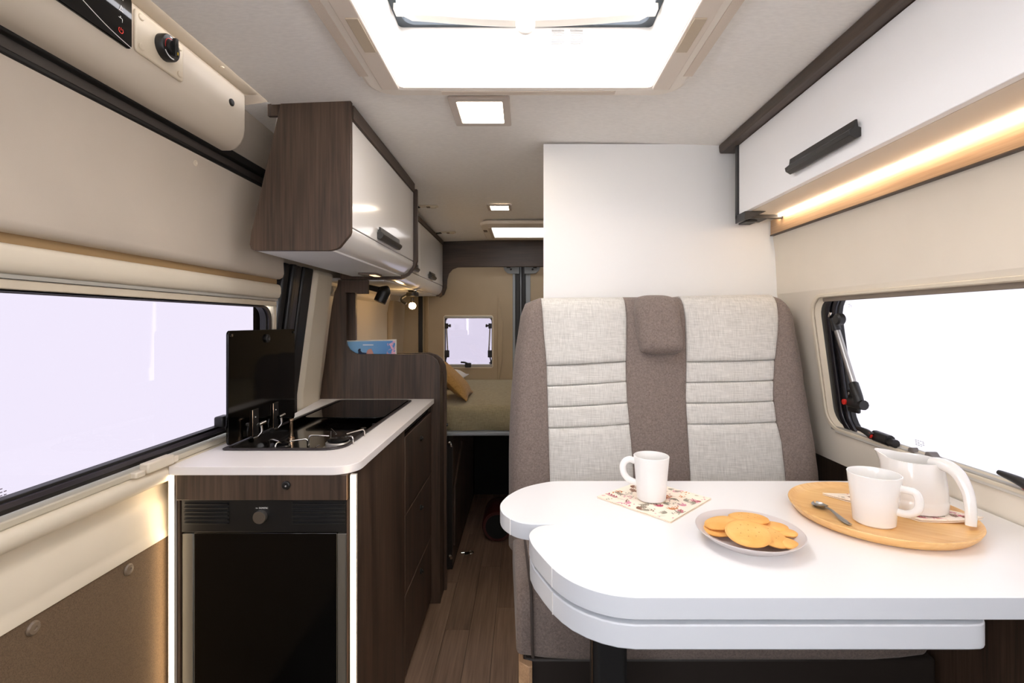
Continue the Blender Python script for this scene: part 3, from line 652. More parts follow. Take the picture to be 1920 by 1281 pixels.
box('plinth', -.85, -.50, 1.21, KY1, .0, .06, BMATT, kit)
box('carcass_top', -.853, -.4405, 1.74, KY1, .890, .9060, BMATT, kit)
box('carcass_back', -.853, -.4405, KY1-.012, KY1, .06, .889, BMATT, kit)
for (xa, xb, side) in ((-.8735, -.861, 'l'), (-.4275, -.4125, 'r')):
    ch = box('light_channel', xa, xb, 1.1955, 1.2045, .0, .924, mat('channel_alu', (190, 184, 174), .4), kit)
    tag(box('light_strip', xa+.002, xb-.001, 1.189, 1.1955, .0, .9235, L_KITCH, kit, .003), 'glowing warm white light strip')
zs = [(.888, .609), (.606, .320), (.317, .03)]
for (za, zb), pz in zip(zs, (.82, .535, .272)):
    d = box('drawer', -.440, -.425, 1.736, KY1-.006, zb, za, WD_V, kit, .0012)
    EDGE_HL = mat('drawer_edge_highlight', (120, 100, 84), .5); box('edge_highlight', -.4252, -.4243, 1.737, KY1-.007, za-.0022, za-.0004, EDGE_HL, d); box('edge_highlight', -.4252, -.4243, 1.7362, 1.7385, zb+.001, za-.001, EDGE_HL, d)  # thin lighter strips paint a highlight along the drawer edges
    k = lathe('drawer_lock', [(0, 0), (.011, 0), (.011, .003), (.008, .006), (0, .006)], (-.425, 2.0, pz), BLACK, d, 22, 'X')
    box('lock_stem', -.419, -.413, 1.997, 2.003, pz-.004, pz+.006, GREYDARK, d, .001)
# worktop
wt = [(-.872, 1.187+.006), (-.868, 1.187), (-.475, 1.187)]
for k in range(1, 9):
    a = math.radians(-90+90*k/9); wt.append((-.475+.0615*math.cos(a), 1.2485+.0615*math.sin(a)))
wt += [(-.4135, 1.2485), (-.4135, 2.2375), (-.936, 2.2375), (-.872, 1.75)]
HX0, HX1, HY0, HY1 = -.834, -.498, 1.335, 2.186
def plate_with_hole(name, outer, inner, z0, z1, m, parent=None, bevel=0.0):
    bm = bmesh.new(); lp = []
    for pts in (outer, inner):
        vv_ = [bm.verts.new((a, b, z1)) for a, b in pts]
        for i in range(len(vv_)): bm.edges.new((vv_[i], vv_[(i+1) % len(vv_)]))
        lp.append(vv_)
    bmesh.ops.triangle_fill(bm, use_beauty=True, use_dissolve=False, edges=bm.edges[:])
    bm.verts.index_update(); bm.verts.ensure_lookup_table()
    vs = [v.co.copy() for v in bm.verts]; fs = [tuple(v.index for v in f.verts) for f in bm.faces]; n = len(vs)
    vs += [Vector((v.x, v.y, z0)) for v in vs]; fs += [tuple(n+i for i in reversed(f)) for f in fs]
    k = 0
    for v_ in lp:
        c = len(v_)
        for i in range(c): a, b = v_[i].index, v_[(i+1) % c].index; fs.append((a, b, n+b, n+a))
    bm.free()
    return link(name, vs, fs, m, parent, bevel=bevel)
hcut = rrect(HX0+.008, HX1-.008, HY0+.008, HY1-.008, .045, 8, (.010, .055, .030, .030))
work = plate_with_hole('worktop', wt, hcut, .9250, .9455, WORK, None, .0010)
tag(work, 'white worktop with rounded corner on the kitchen unit', 'worktop')

# fridge
fr = empty('refrigerator', (-.64, 1.3, .04), 'black gloss fridge with silver side strips and slotted vent panel', 'fridge')
FX0, FX1 = -.8525, -.4355
box('body', FX0+.004, FX1-.004, 1.225, 1.70, .062, .8605, BMATT, fr)
vp = box('vent_panel', FX0, FX1, 1.2075, 1.2255, .776, .8615, mat('vent_black', (13, 13, 13), .45), fr, .002)
SL = mat('vent_slat_black', (20, 20, 20), .4)
for (xa, xb) in ((FX0+.010, -.733), (-.574, FX1-.008)):
    box('vent_recess', xa, xb, 1.2068, 1.208, .798, .853, BMATT, vp)
    for k in range(6): box('vent_slat', xa, xb, 1.2020, 1.2068, .7985+k*.0096, .8012+k*.0096, SL, vp, .0006)
lathe('thermostat_knob', [(0, 0), (.0155, 0), (.0160, -.010), (.0150, -.012), (0, -.012)], (P(487, 969, 1.20).x, 1.2075, P(487, 970, 1.20).z), SILVER, vp, 36, 'Y')
pT = P(494, 953, 1.207)
text('logo_lettering', 'DOMETIC', .0052, ICON, Matrix.Translation((pT.x, 1.2070, pT.z)) @ Matrix.Rotation(math.pi/2, 4, 'X'), vp)
pL = P(481, 953, 1.207)
link('logo_mark', [(pL.x-.0032, 1.2066, pL.z-.0016), (pL.x-.0012, 1.2066, pL.z+.0016), (pL.x, 1.2066, pL.z), (pL.x+.0012, 1.2066, pL.z+.0016), (pL.x+.0032, 1.2066, pL.z-.0000), (pL.x+.0012, 1.2066, pL.z-.0016), (pL.x-.0002, 1.2066, pL.z-.0006), (pL.x-.0014, 1.2066, pL.z+.0002)], [(0, 1, 7), (1, 2, 7), (2, 3, 4), (2, 4, 5, 6)], ICON, vp)
fd = box('door', FX0+.030, FX1-.030, 1.2095, 1.2255, .075, .7745, BFRIDGE, fr, .002)
for xa, xb in ((FX0+.0005, FX0+.0295), (FX1-.0295, FX1-.0005)): box('side_strip', xa, xb, 1.2095, 1.2255, .075, .7725, SILVERS, fr, .002)

# hob with sink, glass lids
hob = empty('hob_and_sink', (-.665, 1.76, .9455), 'black hob and sink unit with raised black glass lid set in the worktop', 'hob')
ho = rrect(HX0, HX1, HY0, HY1, .05, 8, (.012, .06, .035, .035)); hi = rrect(HX0+.012, HX1-.012, HY0+.012, HY1-.012, .04, 8, (.010, .05, .028, .028))
ring('tray_wall', hi, hi, lambda a, b, t: (a, b, .9480 if t == 0 else .9275), mat('hob_enamel', (9, 8, 8), .14, coat=.5), hob)
prism('tray_plate', hi, 'Z', .9260, .9275, mat('hob_enamel', (9, 8, 8), .14, coat=.5), hob)
ringsolid('rim', ho, hi, lambda a, b, t: (a, b, t), .9457, .9515, mat('rim_dark', (46, 40, 40), .3), hob, .002)
lid = prism('sink_lid', rrect(HX0+.03, HX1-.016, 1.768, HY1-.018, .025), 'Z', .9490, .9530, BGLASS, hob, bevel=.001)
hl = prism('hob_lid', rrect(1.338, 1.727, .958, 1.276, .012), 'X', -.821, -.8145, BGLASS, hob, bevel=.001)
lathe('lid_bumper', [(0, 0), (.013, 0), (.013, .005), (.009, .008), (.004, .004), (0, .004)], (-.8145, 1.536, 1.248), RUBBER, hl, 24, 'X')
lathe('lid_stud', [(0, 0), (.004, 0), (.004, .003), (0, .003)], (-.8145, 1.352, 1.263), CHROME, hl, 12, 'X'); lathe('lid_stud', [(0, 0), (.004, 0), (.004, .003), (0, .003)], (-.8145, 1.715, 1.264), RUBBER, hl, 12, 'X')
DCHR = mat('dark_chrome', (120, 118, 116), .14, metal=1.0)
for yy in (1.470, 1.590):
    hg = box('hinge', -.8145, -.812, yy-.018, yy+.018, .950, 1.036, BLACK, hob, .001)
    box('hinge_edge', -.8120, -.8100, yy-.0195, yy-.0172, .945, 1.036, BRASS, hg, .0006)
    lathe('hinge_screw', [(0, 0), (.003, 0), (.002, .002), (0, .002)], (-.812, yy, 1.012), CHROME, hg, 12, 'X')
    tube('hinge_pin', [(-.798, yy-.010, .990), (-.798, yy+.026, .992)], .0058, CHROME, hg, smooth_path=False, seg=14)
    tube('hinge_arm', [(-.798, yy+.004, .988), (-.794, yy, .968), (-.803, yy-.008, .953)], .0045, DCHR, hg)
    tube('hinge_foot', [(-.805, yy-.036, .952), (-.805, yy-.014, .952)], .0088, DCHR, hg, smooth_path=False, seg=16)
lathe('support_pin', [(0, 0), (.0095, 0), (.0095, .008), (.0060, .010), (.0060, .058), (.0078, .060), (.0078, .066), (0, .068)], (-.735, 1.535, .9275), BRASS, hob, 18)
def burner(x, y, r, dark):
    m1 = mat('cap_enamel', (14, 13, 13), .25)
    b = lathe('burner', [(0, 0), (r+.010, 0), (r+.008, .004), (r, .005), (r, .017), (r-.003, .020), (.0, .021)], (x, y, .9275), m1 if dark else mat('burner_ring', (190, 186, 180), .4, metal=.7), hob, 36)
    lathe('burner_cap', [(0, 0), (r-.006, 0), (r-.006, .005), (r-.012, .009), (0, .010)], (x, y, .9485), m1, b, 32)
    return b
burner(-.548, 1.435, .036, False); burner(-.690, 1.395, .020, True)
def grate_wire(pts): return tube('pan_support', pts, .0024, CHROME, hob, 8, n=4)
def arm(cx, cy, ang, r0, r1, zt=.968, zb=.929):
    c, s_ = math.cos(math.radians(ang)), math.sin(math.radians(ang))
    return grate_wire([(cx+c*r0, cy+s_*r0, zt-.004), (cx+c*(r1-.012), cy+s_*(r1-.012), zt), (cx+c*(r1-.003), cy+s_*(r1-.003), zt-.002), (cx+c*r1, cy+s_*r1, zt-.010), (cx+c*r1, cy+s_*r1, zb)])
for a, r1 in ((190, .082), (52, .088), (125, .088), (-28, .060)): arm(-.548, 1.435, a, .026, r1)
for a, r1 in ((15, .064), (165, .050), (265, .040)): arm(-.690, 1.395, a, .016, r1, .960)
tube('support_ring', [(-.548+.062*math.cos(a), 1.435+.050*math.sin(a), .934) for a in [math.radians(-190+k*20) for k in range(14)]], .0025, CHROME, hob, 8, n=3)
lathe('hob_knob', [(0, 0), (.010, 0), (.009, .020), (0, .022)], (-.535, 1.62, .9275), BLACK, hob, 20)
lathe('lid_pull', [(0, 0), (.008, 0), (.007, .012), (0, .013)], (-.53, 1.72, .9275), BLACK, hob, 18)

# shelf panel with magazine pocket at the end of the kitchen
shp = empty('pocket_panel', (-.65, 2.26, 0), 'tall dark wood end panel with magazine pocket behind the worktop', 'panel')
q = [P(px, py, 2.24) for px, py in ((600, 749), (603, 720), (610, 670), (616, 620), (622, 575), (627, 548), (632, 538), (634, 525), (690, 525), (690, 551), (668, 551), (668, 549), (648, 549), (648, 640), (650, 648), (655, 656), (664, 662), (674, 664.5), (798, 664.5), (810, 668), (819, 676), (824, 688), (825.5, 702))]
pts = [(p.x, p.z) for p in q]; xe = pts[-1][0]
prism('front_panel', pts+[(xe, .0), (-.92, 0)], 'Y', 2.2395, 2.258, WD_V, shp, bevel=.0012)
q = [P(px, py, 2.37) for px, py in ((664, 663), (806, 661), (820, 665), (830, 673), (836, 685), (838, 700))]
pts = [(p.x, p.z) for p in q]; xe = pts[-1][0]
prism('back_panel', pts+[(xe, .0), (-.80, 0)], 'Y', 2.352, 2.372, WD_V, shp, bevel=.0012)
box('pocket_floor', -.81, -.395, 2.2585, 2.3515, .92, .935, WD_Y, shp); box('edge_panel', -.400, -.3865, 2.2585, 2.3515, 0.0, 1.06, WD_V, shp)
q = [P(px, py, 2.30) for px, py in ((640, 530), (668, 530), (668, 700), (640, 700))]
prism('inner_post', [(p.x, p.z) for p in q], 'Y', 2.29, 2.31, WD_V, shp)
lathe('catch_knob', [(0, 0), (.008, 0), (.007, .006), (0, .007)], (xe, 2.362, .80), BLACK, shp, 14, 'X')

# brochure in the pocket
br = empty('brochure', (-.73, 2.30, .936), 'blue travel magazine with pink blossoms standing in the wood pocket', 'magazine')
def brochure_mat():
    m = bpy.data.materials.new('magazine_cover'); m.use_nodes = True; nt = m.node_tree; L = nt.links.new; b = nt.nodes['Principled BSDF']
    tc = nt.nodes.new('ShaderNodeTexCoord'); sp = nt.nodes.new('ShaderNodeSeparateXYZ'); L(tc.outputs['Object'], sp.inputs[0])
    sky = nt.nodes.new('ShaderNodeValToRGB'); sky.color_ramp.elements[0].color = rgba((140, 190, 224)); sky.color_ramp.elements[1].color = rgba((62, 128, 196))
    mr = nt.nodes.new('ShaderNodeMapRange'); mr.inputs['From Min'].default_value = -.14; mr.inputs['From Max'].default_value = .14; L(sp.outputs[0], mr.inputs['Value']); L(mr.outputs[0], sky.inputs[0])
    n = nt.nodes.new('ShaderNodeTexNoise'); n.inputs['Scale'].default_value = 70; n.inputs['Detail'].default_value = 3; L(tc.outputs['Object'], n.inputs['Vector'])
    g = nt.nodes.new('ShaderNodeMapRange'); g.inputs['From Min'].default_value = .0; g.inputs['From Max'].default_value = .12; L(sp.outputs[0], g.inputs['Value'])
    mu = nt.nodes.new('ShaderNodeMath'); mu.operation = 'MULTIPLY'; L(n.outputs['Fac'], mu.inputs[0]); L(g.outputs[0], mu.inputs[1])
    st = nt.nodes.new('ShaderNodeMapRange'); st.inputs['From Min'].default_value = .38; st.inputs['From Max'].default_value = .44; L(mu.outputs[0], st.inputs['Value'])
    mx = nt.nodes.new('ShaderNodeMix'); mx.data_type = 'RGBA'; L(st.outputs[0], mx.inputs['Factor']); L(sky.outputs[0], mx.inputs[6]); mx.inputs[7].default_value = rgba((232, 176, 196))
    L(mx.outputs[2], b.inputs['Base Color']); b.inputs['Roughness'].default_value = .3; return m
x0, x1 = P(645, 640, 2.275).x, P(740, 640, 2.275).x
cov = link('cover', [(x0, 2.266, .936), (x1+.010, 2.266, .936), (x1, 2.276, 1.212), (x0, 2.276, 1.208), (x0, 2.270, .936), (x1+.010, 2.270, .936), (x1, 2.280, 1.212), (x0, 2.280, 1.208)], [(0, 1, 2, 3), (4, 5, 6, 7), (0, 1, 5, 4), (1, 2, 6, 5), (2, 3, 7, 6), (3, 0, 4, 7)], brochure_mat(), br)
link('page_block', [(x0, 2.2705, .936), (x1+.012, 2.2705, .936), (x1+.004, 2.2805, 1.2135), (x0, 2.2805, 1.210), (x0, 2.284, .936), (x1+.012, 2.284, .936), (x1+.004, 2.294, 1.2185), (x0, 2.294, 1.214)], [(0, 1, 2, 3), (4, 5, 6, 7), (0, 1, 5, 4), (1, 2, 6, 5), (2, 3, 7, 6), (3, 0, 4, 7)], mat('paper', (236, 232, 226), .8), br)
def flat_on_cover(name, pts, m):
    vs = [(P(px, py, 2.27).x, 2.2728-(1.2-P(px, py, 2.27).z)*.036-.0006, P(px, py, 2.27).z) for px, py in pts]
    return link(name, vs, [tuple(range(len(vs)))], m, br)
flat_on_cover('title_print', [(680, 646), (700, 646), (700, 648), (680, 648)], mat('print_white', (226, 236, 244), .6))
flat_on_cover('picture_figure', [(671, 666), (672, 660), (671, 657), (673, 654), (676, 654), (676, 658), (679, 661), (688, 662), (690, 666)], mat('print_navy', (28, 38, 66), .6))
flat_on_cover('picture_rock', [(686, 666), (688, 658), (691, 655), (696, 654), (699, 660), (701, 666)], mat('print_salmon', (206, 152, 140), .6))

# ================================================================== RIGHT OVERHEAD CABINET
rc = empty('overhead_cabinet', (.82, .7, 1.62), 'long white overhead cabinet with dark handle above the dinette window', 'cabinet')
rd = box('door', .734, .752, .30, 1.655, 1.6665, 1.9035, mat('white_door_right', (248, 248, 248), .35), rc, .0015)
box('door', .734, .752, -.95, .297, 1.6665, 1.9035, mat('white_door_right', (248, 248, 248)), rc, .0015)
pr = [(0, -.018), (.012, -.024), (.024, -.016), (.026, -.006), (.015, .004), (.013, .020), (.008, .021), (.006, .004), (0, .002)]
prism('handle', [(.734-a*1.05, 1.722+b*.95) for a, b in pr], 'Y', 1.055, 1.315, GREYDARK, rd, bevel=.001)
prism('cornice', [(.702, 1.9345), (.700, 1.929), (.702, 1.910), (.706, 1.905), (.80, 1.905), (.80, 1.931)], 'Y', -.95, 1.742, WD_Y, rc, bevel=.001)
box('end_panel', .7285, .895, 1.657, 1.672, 1.655, 1.9045, mat('graphite_edge', (52, 50, 50), .5), rc)
prism('end_bracket', [(.7285, 1.638), (.731, 1.638), (.800, 1.6655), (.7285, 1.6655)], 'Y', 1.60, 1.672, mat('graphite_edge', (52, 50, 50)), rc, bevel=.001)
box('base_panel', .7525, .895, -.95, 1.655, 1.6665, 1.680, mat('cream_underside', (226, 214, 198), .5), rc)
box('wood_strip', .886, .8985, -.95, 1.742, 1.612, 1.664, WD_LIGHT, rc, .001)
box('strip_edge', .884, .8985, -.95, 1.742, 1.6085, 1.6118, WD_Y, rc)
tag(box('light_strip', .868, .8790, -.95, 1.69, 1.6600, 1.666, L_STRIP, rc, .002), 'glowing warm white light strip')
cl = empty('cable_clip_tmp', (0, 0, 0)); bpy.data.objects.remove(cl)
bx = box('cabinet_stay', .785, .842, 1.665, 1.735, 1.6555, 1.6655, mat('graphite_edge', (52, 50, 50)), rc, .002)
box('cabinet_stay', .770, .812, 1.685, 1.742, 1.648, 1.6545, mat('graphite_edge', (52, 50, 50)), rc, .002)

# ================================================================== BENCH SEAT
bench = empty('bench_seat', (.46, 1.35, 0), 'two-place bench seat with taupe bolsters and light grey back panels', 'bench')
def Ds(z): return 1.50+(z-.85)*.175
def seat_pt(px, py, push=0.0):
    z = 1.1
    for _ in range(6): z = HC+(CY-py)/F*Ds(z)
    p = P(px, py, Ds(z)); p.y += push; return p
def interp(tab, y):
    if y <= tab[0][1]: return tab[0][0]
    for (xa, ya), (xb, yb) in zip(tab, tab[1:]):
        if y <= yb:
            t = (y-ya)/(yb-ya); t = t*t*(3-2*t)*.5+t*.5; return xa+(xb-xa)*t
    return tab[-1][0]
B = [
 [(986, 562), (974, 600), (963, 680), (956, 760), (953, 850), (953, 1050)],
 [(1015, 558), (1018, 600), (1025, 690), (1027, 760), (1029, 830), (1031, 905), (1034, 1050)],
 [(1172, 556), (1175, 600), (1174, 690), (1176, 740), (1181, 800), (1186, 850), (1189, 905), (1196, 1050)],
 [(1281, 556), (1286, 600), (1288, 680), (1287, 750), (1290, 800), (1293, 850), (1296, 905), (1302, 1050)],
 [(1456, 553), (1460, 600), (1453, 690), (1451, 740), (1457, 790), (1467, 830), (1475, 905), (1488, 1050)],
 [(1486, 560), (1500, 600), (1518, 700), (1530, 780), (1540, 830), (1549, 905), (1560, 1050)]]
def patch(name, L, R, yl0, yr0, yl1, yr1, m, drops, bulge=.006, thick=.11, nx=18, nz=14, fw=(14, 14, 12, 12), parent=bench, push=0.0, rtop=0):
    """upholstered panel between two boundary curves; drops = edge roll-off (left, right, top, bottom) in metres; fw = roll width px"""
    vs = []; fs = []
    ss = [0.5-0.5*math.cos(math.pi*i/nx) for i in range(nx+1)]; ts = [0.5-0.5*math.cos(math.pi*j/nz) for j in range(nz+1)]
    for t in ts:
        for s in ss:
            y0 = yl0+(yr0-yl0)*s; y1 = yl1+(yr1-yl1)*s; y = y0+(y1-y0)*t
            xl = interp(L, y); xrr = interp(R, y)
            x = xl+(xrr-xl)*s
            dl, d_r, dt, db = x-xl, xrr-x, y-y0, y1-y
            q = 0
            for d, w, a in ((dl, fw[0], drops[0]), (d_r, fw[1], drops[1]), (dt, fw[2], drops[2]), (db, fw[3], drops[3])):
                if a and d < w: k = 1-d/w; q += a*(1-math.sqrt(max(0, 1-k*k)))
            sag = bulge*math.sin(math.pi*min(1, max(0, s)))
            vs.append(seat_pt(x, y, push+q-sag))
    n = nx+1; front = len(vs)
    for j in range(nz):
        for i in range(nx): k = j*n+i; fs.append((k, k+1, k+n+1, k+n))
    border = [i for i in range(n)]+[j*n+nx for j in range(1, nz+1)]+[nz*n+i for i in range(nx-1, -1, -1)]+[j*n for j in range(nz-1, 0, -1)]
    for b in border:
        p = vs[b].copy(); p.y = Ds(p.z)+push+thick; vs.append(p)
    m_ = len(border)
    for i in range(m_): fs.append((border[i], border[(i+1) % m_], front+(i+1) % m_, front+i))
    fs.append(tuple(range(front, front+m_)))
    return link(name, vs, fs, m, parent, smooth=55)
YB = 1040
patch('side_bolster', B[0], B[1], 568, 557, YB, YB, F_TAUPE, (.06, .004, .045, .01), .012, fw=(26, 8, 22, 12), nz=26)
patch('side_bolster', B[4], B[5], 553, 566, YB, YB, F_TAUPE, (.004, .06, .045, .01), .012, fw=(8, 30, 22, 12), nz=26)
patch('centre_bolster', B[2], B[3], 556, 556, YB, YB, F_TAUPE, (.006, .006, .05, .01), .010, fw=(12, 12, 24, 12), nz=26)
SEAMS_L = [(558, 556), (686, 678), (725, 716), (764.5, 756), (804, 796), (YB, YB)]
SEAMS_R = [(554, 551), (679, 675), (718, 714), (757, 753), (796.5, 792.5), (YB, YB)]
for S, L, R in ((SEAMS_L, B[1], B[2]), (SEAMS_R, B[3], B[4])):
    for i in range(5):
        (a, b), (c, d) = S[i], S[i+1]
        g = .5
        o = patch('back_panel', L, R, a+(g if i else 0), b+(g if i else 0), c-g, d-g, F_LIGHT, (.005, .005, .05 if i == 0 else .006, .006), .014 if i == 0 else .010, fw=(10, 10, 26 if i == 0 else 7, 7), nz=12, push=-.004 if i == 0 else 0.0)
# middle headrest hanging over the centre bolster
HL = [(1189, 556), (1187, 580), (1193, 630), (1196, 655), (1200, 665)]; HR = [(1262, 556), (1270, 580), (1276, 630), (1277, 650), (1273, 665)]
def hedge(tab, y): return interp(tab, y)
vs = []; fs = []; nx, nz = 22, 22
for j in range(nz+1):
    t = 0.5-0.5*math.cos(math.pi*j/nz)
    for i in range(nx+1):
        s = 0.5-0.5*math.cos(math.pi*i/nx)
        # superellipse remap to round the corners
        a, b = 2*s-1, 2*t-1
        k = 1-.10*(abs(a)*abs(b))**3
        y = 554+(665-554)*((b*k)+1)/2; xl, xrr = interp(HL, y), interp(HR, y); x = xl+(xrr-xl)*((a*k)+1)/2
        edge = max(abs(a), abs(b)); q = .034*(1-math.sqrt(max(0, 1-max(0, (edge-.55)/.45)**2)))
        vs.append(seat_pt(x, y, -.056+q*1.25))
n = nx+1; front = len(vs)
for j in range(nz):
    for i in range(nx): k = j*n+i; fs.append((k, k+1, k+n+1, k+n))
border = [i for i in range(n)]+[j*n+nx for j in range(1, nz+1)]+[nz*n+i for i in range(nx-1, -1, -1)]+[j*n for j in range(nz-1, 0, -1)]
for b in border: p = vs[b].copy(); p.y = Ds(p.z)+.03; vs.append(p)
m_ = len(border)
for i in range(m_): fs.append((border[i], border[(i+1) % m_], front+(i+1) % m_, front+i))
fs.append(tuple(range(front, front+m_)))
link('headrest', vs, fs, F_TAUPE, bench, smooth=60)
# seat cushion with rounded front
def cushion(name, x0, x1, y0, y1, z0, z1, m, parent, r=.05, taper=.03):
    pr = []
    for cy_, cz_, a0 in ((y0+r, z1-r, 180), ):
        for k in range(9): a = math.radians(180-90*k/8); pr.append((cy_+r*math.cos(a), cz_+r*math.sin(a)))
    pr = [(y0+.012, z0), (y0+.004, z0+.02)]+pr+[(y1, z1-.05), (y1, z0)]
    ns = 14; v = []; f = []; N = len(pr)
    for i in range(ns+1):
        s = i/ns; x = x0+(x1-x0)*s; e = min(s, 1-s)*ns; k = max(0, 1-e/1.5)
        for (a, b) in pr:
            fx = taper*(1-(a-y0)/(y1-y0)) if s < .5 else 0
            v.append((x+fx*(1-s*2 if s < .5 else 0), a+.012*k*(1 if a < (y0+y1)/2 else 0), b-.016*k*(1 if b > (z0+z1)/2 else -.3)))
    for i in range(ns):
        for j in range(N): f.append((i*N+j, i*N+(j+1) % N, (i+1)*N+(j+1) % N, (i+1)*N+j))
    f += [tuple(range(N)), tuple(range(ns*N, ns*N+N))]
    return link(name, v, f, m, parent, bevel=.012, seg=3)
cushion('seat_cushion', -.036, .93, 1.095, 1.545, .525, .70, F_TAUPE, bench, taper=.020)
tube('cushion_piping', [(.021, 1.108, .535), (.019, 1.094, .575), (.018, 1.093, .64), (.017, 1.105, .678), (.014, 1.14, .698), (.0, 1.40, .698)], .0035, mat('piping_dark', (70, 62, 58), .8), bench, 8)
box('seat_base', .0, .96, 1.13, 1.60, 0.0, .515, mat('bench_base_dark', (38, 32, 28), .6), bench, .006)
prism('base_edging', [(-.012, 1.125), (.012, 1.105), (.02, 1.11), (.02, 1.128), (.0, 1.135), (-.008, 1.60), (-.014, 1.60)], 'Z', .0, .513, WD_LIGHT, bench, bevel=.002)
box('seat_back_shell', .04, .80, 1.66, 1.735, .50, 1.26, mat('shell_black', (24, 22, 21), .6), bench, .02)

# ================================================================== TABLE
TZ = .90
tb = empty('dinette_table', (.55, .95, 0), 'white dinette table with rounded side leaf and doubled top', 'table')
K = .9524
out = [(1.0, 1.2825), (.11, 1.2825), (.07, 1.277), (.0247, 1.252), (-.008, 1.222), (-.036, 1.178), (-.052, 1.13), (-.053, 1.095), (-.045, 1.062), (-.028, 1.034), (-.010, 1.017), (.008, 1.009), (.026, 1.0065), (.062, 1.0065)]
main = [(.046, 1.0035), (.031, .997), (.018, .981), (.011, .960), (.0115, .938), (.018, .908), (.034, .864), (.050, .826), (.062, .805), (.078, .784), (.098, .766), (.120, .7525), (.143, .7435), (.170, .739), (1.0, .739)]
sm = lambda pts: [(p.x*K, p.y*K) for p in curve_pts([(a, b, 0) for a, b in pts], 4)]
o1 = [(out[0][0]*K+.024, out[0][1]*K)]+sm(out[1:]); o2 = sm(main[:-1])+[(main[-1][0]*K+.024, main[-1][1]*K)]
top = prism('table_top', o1+o2, 'Z', TZ-.032, TZ, TABLE, tb, bevel=.0012, smooth=30)
top.data.materials.append(TABLE_EDGE_SHADED)
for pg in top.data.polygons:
    if abs(pg.normal.z) < .5: pg.material_index = 1  # side faces take the shade-greyed white
lower = [(.074, .987)]+[(a+.001, b+.0005) for a, b in main[:-1]]+[(.680, .7395)]
for k in range(1, 6):
    a = math.radians(-90+90*k/6); lower.append((.690+.03*math.cos(a), .7695+.03*math.sin(a)))
lower += [(.72, .780), (.72, .987)]
lf = prism('swivel_leaf', [(a*K, b*K) for a, b in lower], 'Z', TZ-.0765, TZ-.0400, TABLE_EDGE_SHADED, tb, bevel=.002, smooth=30)
prism('leaf_spacer_shade', [(.19, .748), (.66, .748), (.66, .93), (.08, .93), (.05, .90), (.065, .85), (.10, .795), (.14, .762)], 'Z', TZ-.0398, TZ-.0322, MATS['graphite_edge'], tb)  # spacer coloured dark to stand for the shade between the slabs
# edging joints
for (xa, ya, nx_, ny_) in ((-.028*K, 1.034*K, -.72, -.7),):
    box('edging_joint', xa-.0016, xa+.0004, ya-.0016, ya+.002, TZ-.0315, TZ-.0004, WHITE, tb)
box('edging_joint', .0483*K-.0008, .0483*K+.0010, .8295*K-.001, .8295*K+.002, TZ-.0315, TZ-.0004, WHITE, tb)
box('edging_joint', .0493*K-.0008, .0493*K+.0010, .8295*K-.001, .8295*K+.002, TZ-.0760, TZ-.0405, WHITE, tb)
leg = prism('leg', [(.140, .985), (.150, .975), (.200, .975), (.21, .985), (.21, 1.03), (.20, 1.04), (.150, 1.04), (.140, 1.03)], 'Z', 0.012, TZ-.0768, BMATT, tb, bevel=.004)
box('leg_edge', .1372, .1398, .982, .986, .012, TZ-.0768, BRASS, tb)
box('foot_plate', .05, .32, .93, 1.08, .0003, .012, BMATT, tb, .004)

# ---- things on the table
def cup(name, c, rb, rt, h, ang, m, label, square=False):
    e = empty(name, c, label, 'mug')
    x, y, z = c; w = .0030
    prof = [(0, .0012), (rb-.006, .0012), (rb-.003, 0), (rb, .003)]
    for k in range(1, 8): t = k/7; prof.append((rb+(rt-rb)*(t**1.15), .003+(h-.003)*t))
    prof += [(rt-.0008, h+.0008), (rt-w+.0006, h+.0006), (rt-w, h-.001)]
    for k in range(6, 0, -1): t = k/7; prof.append((rb+(rt-rb)*(t**1.15)-w, .003+(h-.003)*t))
    prof += [(rb-w-.004, .006), (0, .0055)]
    lathe('body', prof, c, m, e, 48, smooth=40)
    d = Vector((math.cos(ang), math.sin(ang), 0)); C = Vector(c)
    rr = lambda zz: rb+(rt-rb)*((zz/h)**1.15)-.002
    if square:
        hp = [(h*.80, 0), (h*.80, .014), (h*.78, .024), (h*.66, .030), (h*.50, .031), (h*.40, .026), (h*.33, .014), (h*.33, 0)]
    else:
        hp = [(h*.86, 0), (h*.90, .010), (h*.86, .021), (h*.74, .028), (h*.58, .027), (h*.45, .019), (h*.38, .006), (h*.36, 0)]
    tube('handle', [C+d*(rr(a)+b)+Vector((0, 0, a)) for a, b in hp], .0052, m, e, 14, n=6, flat=1.35)
    return e
TT = TZ+.0002
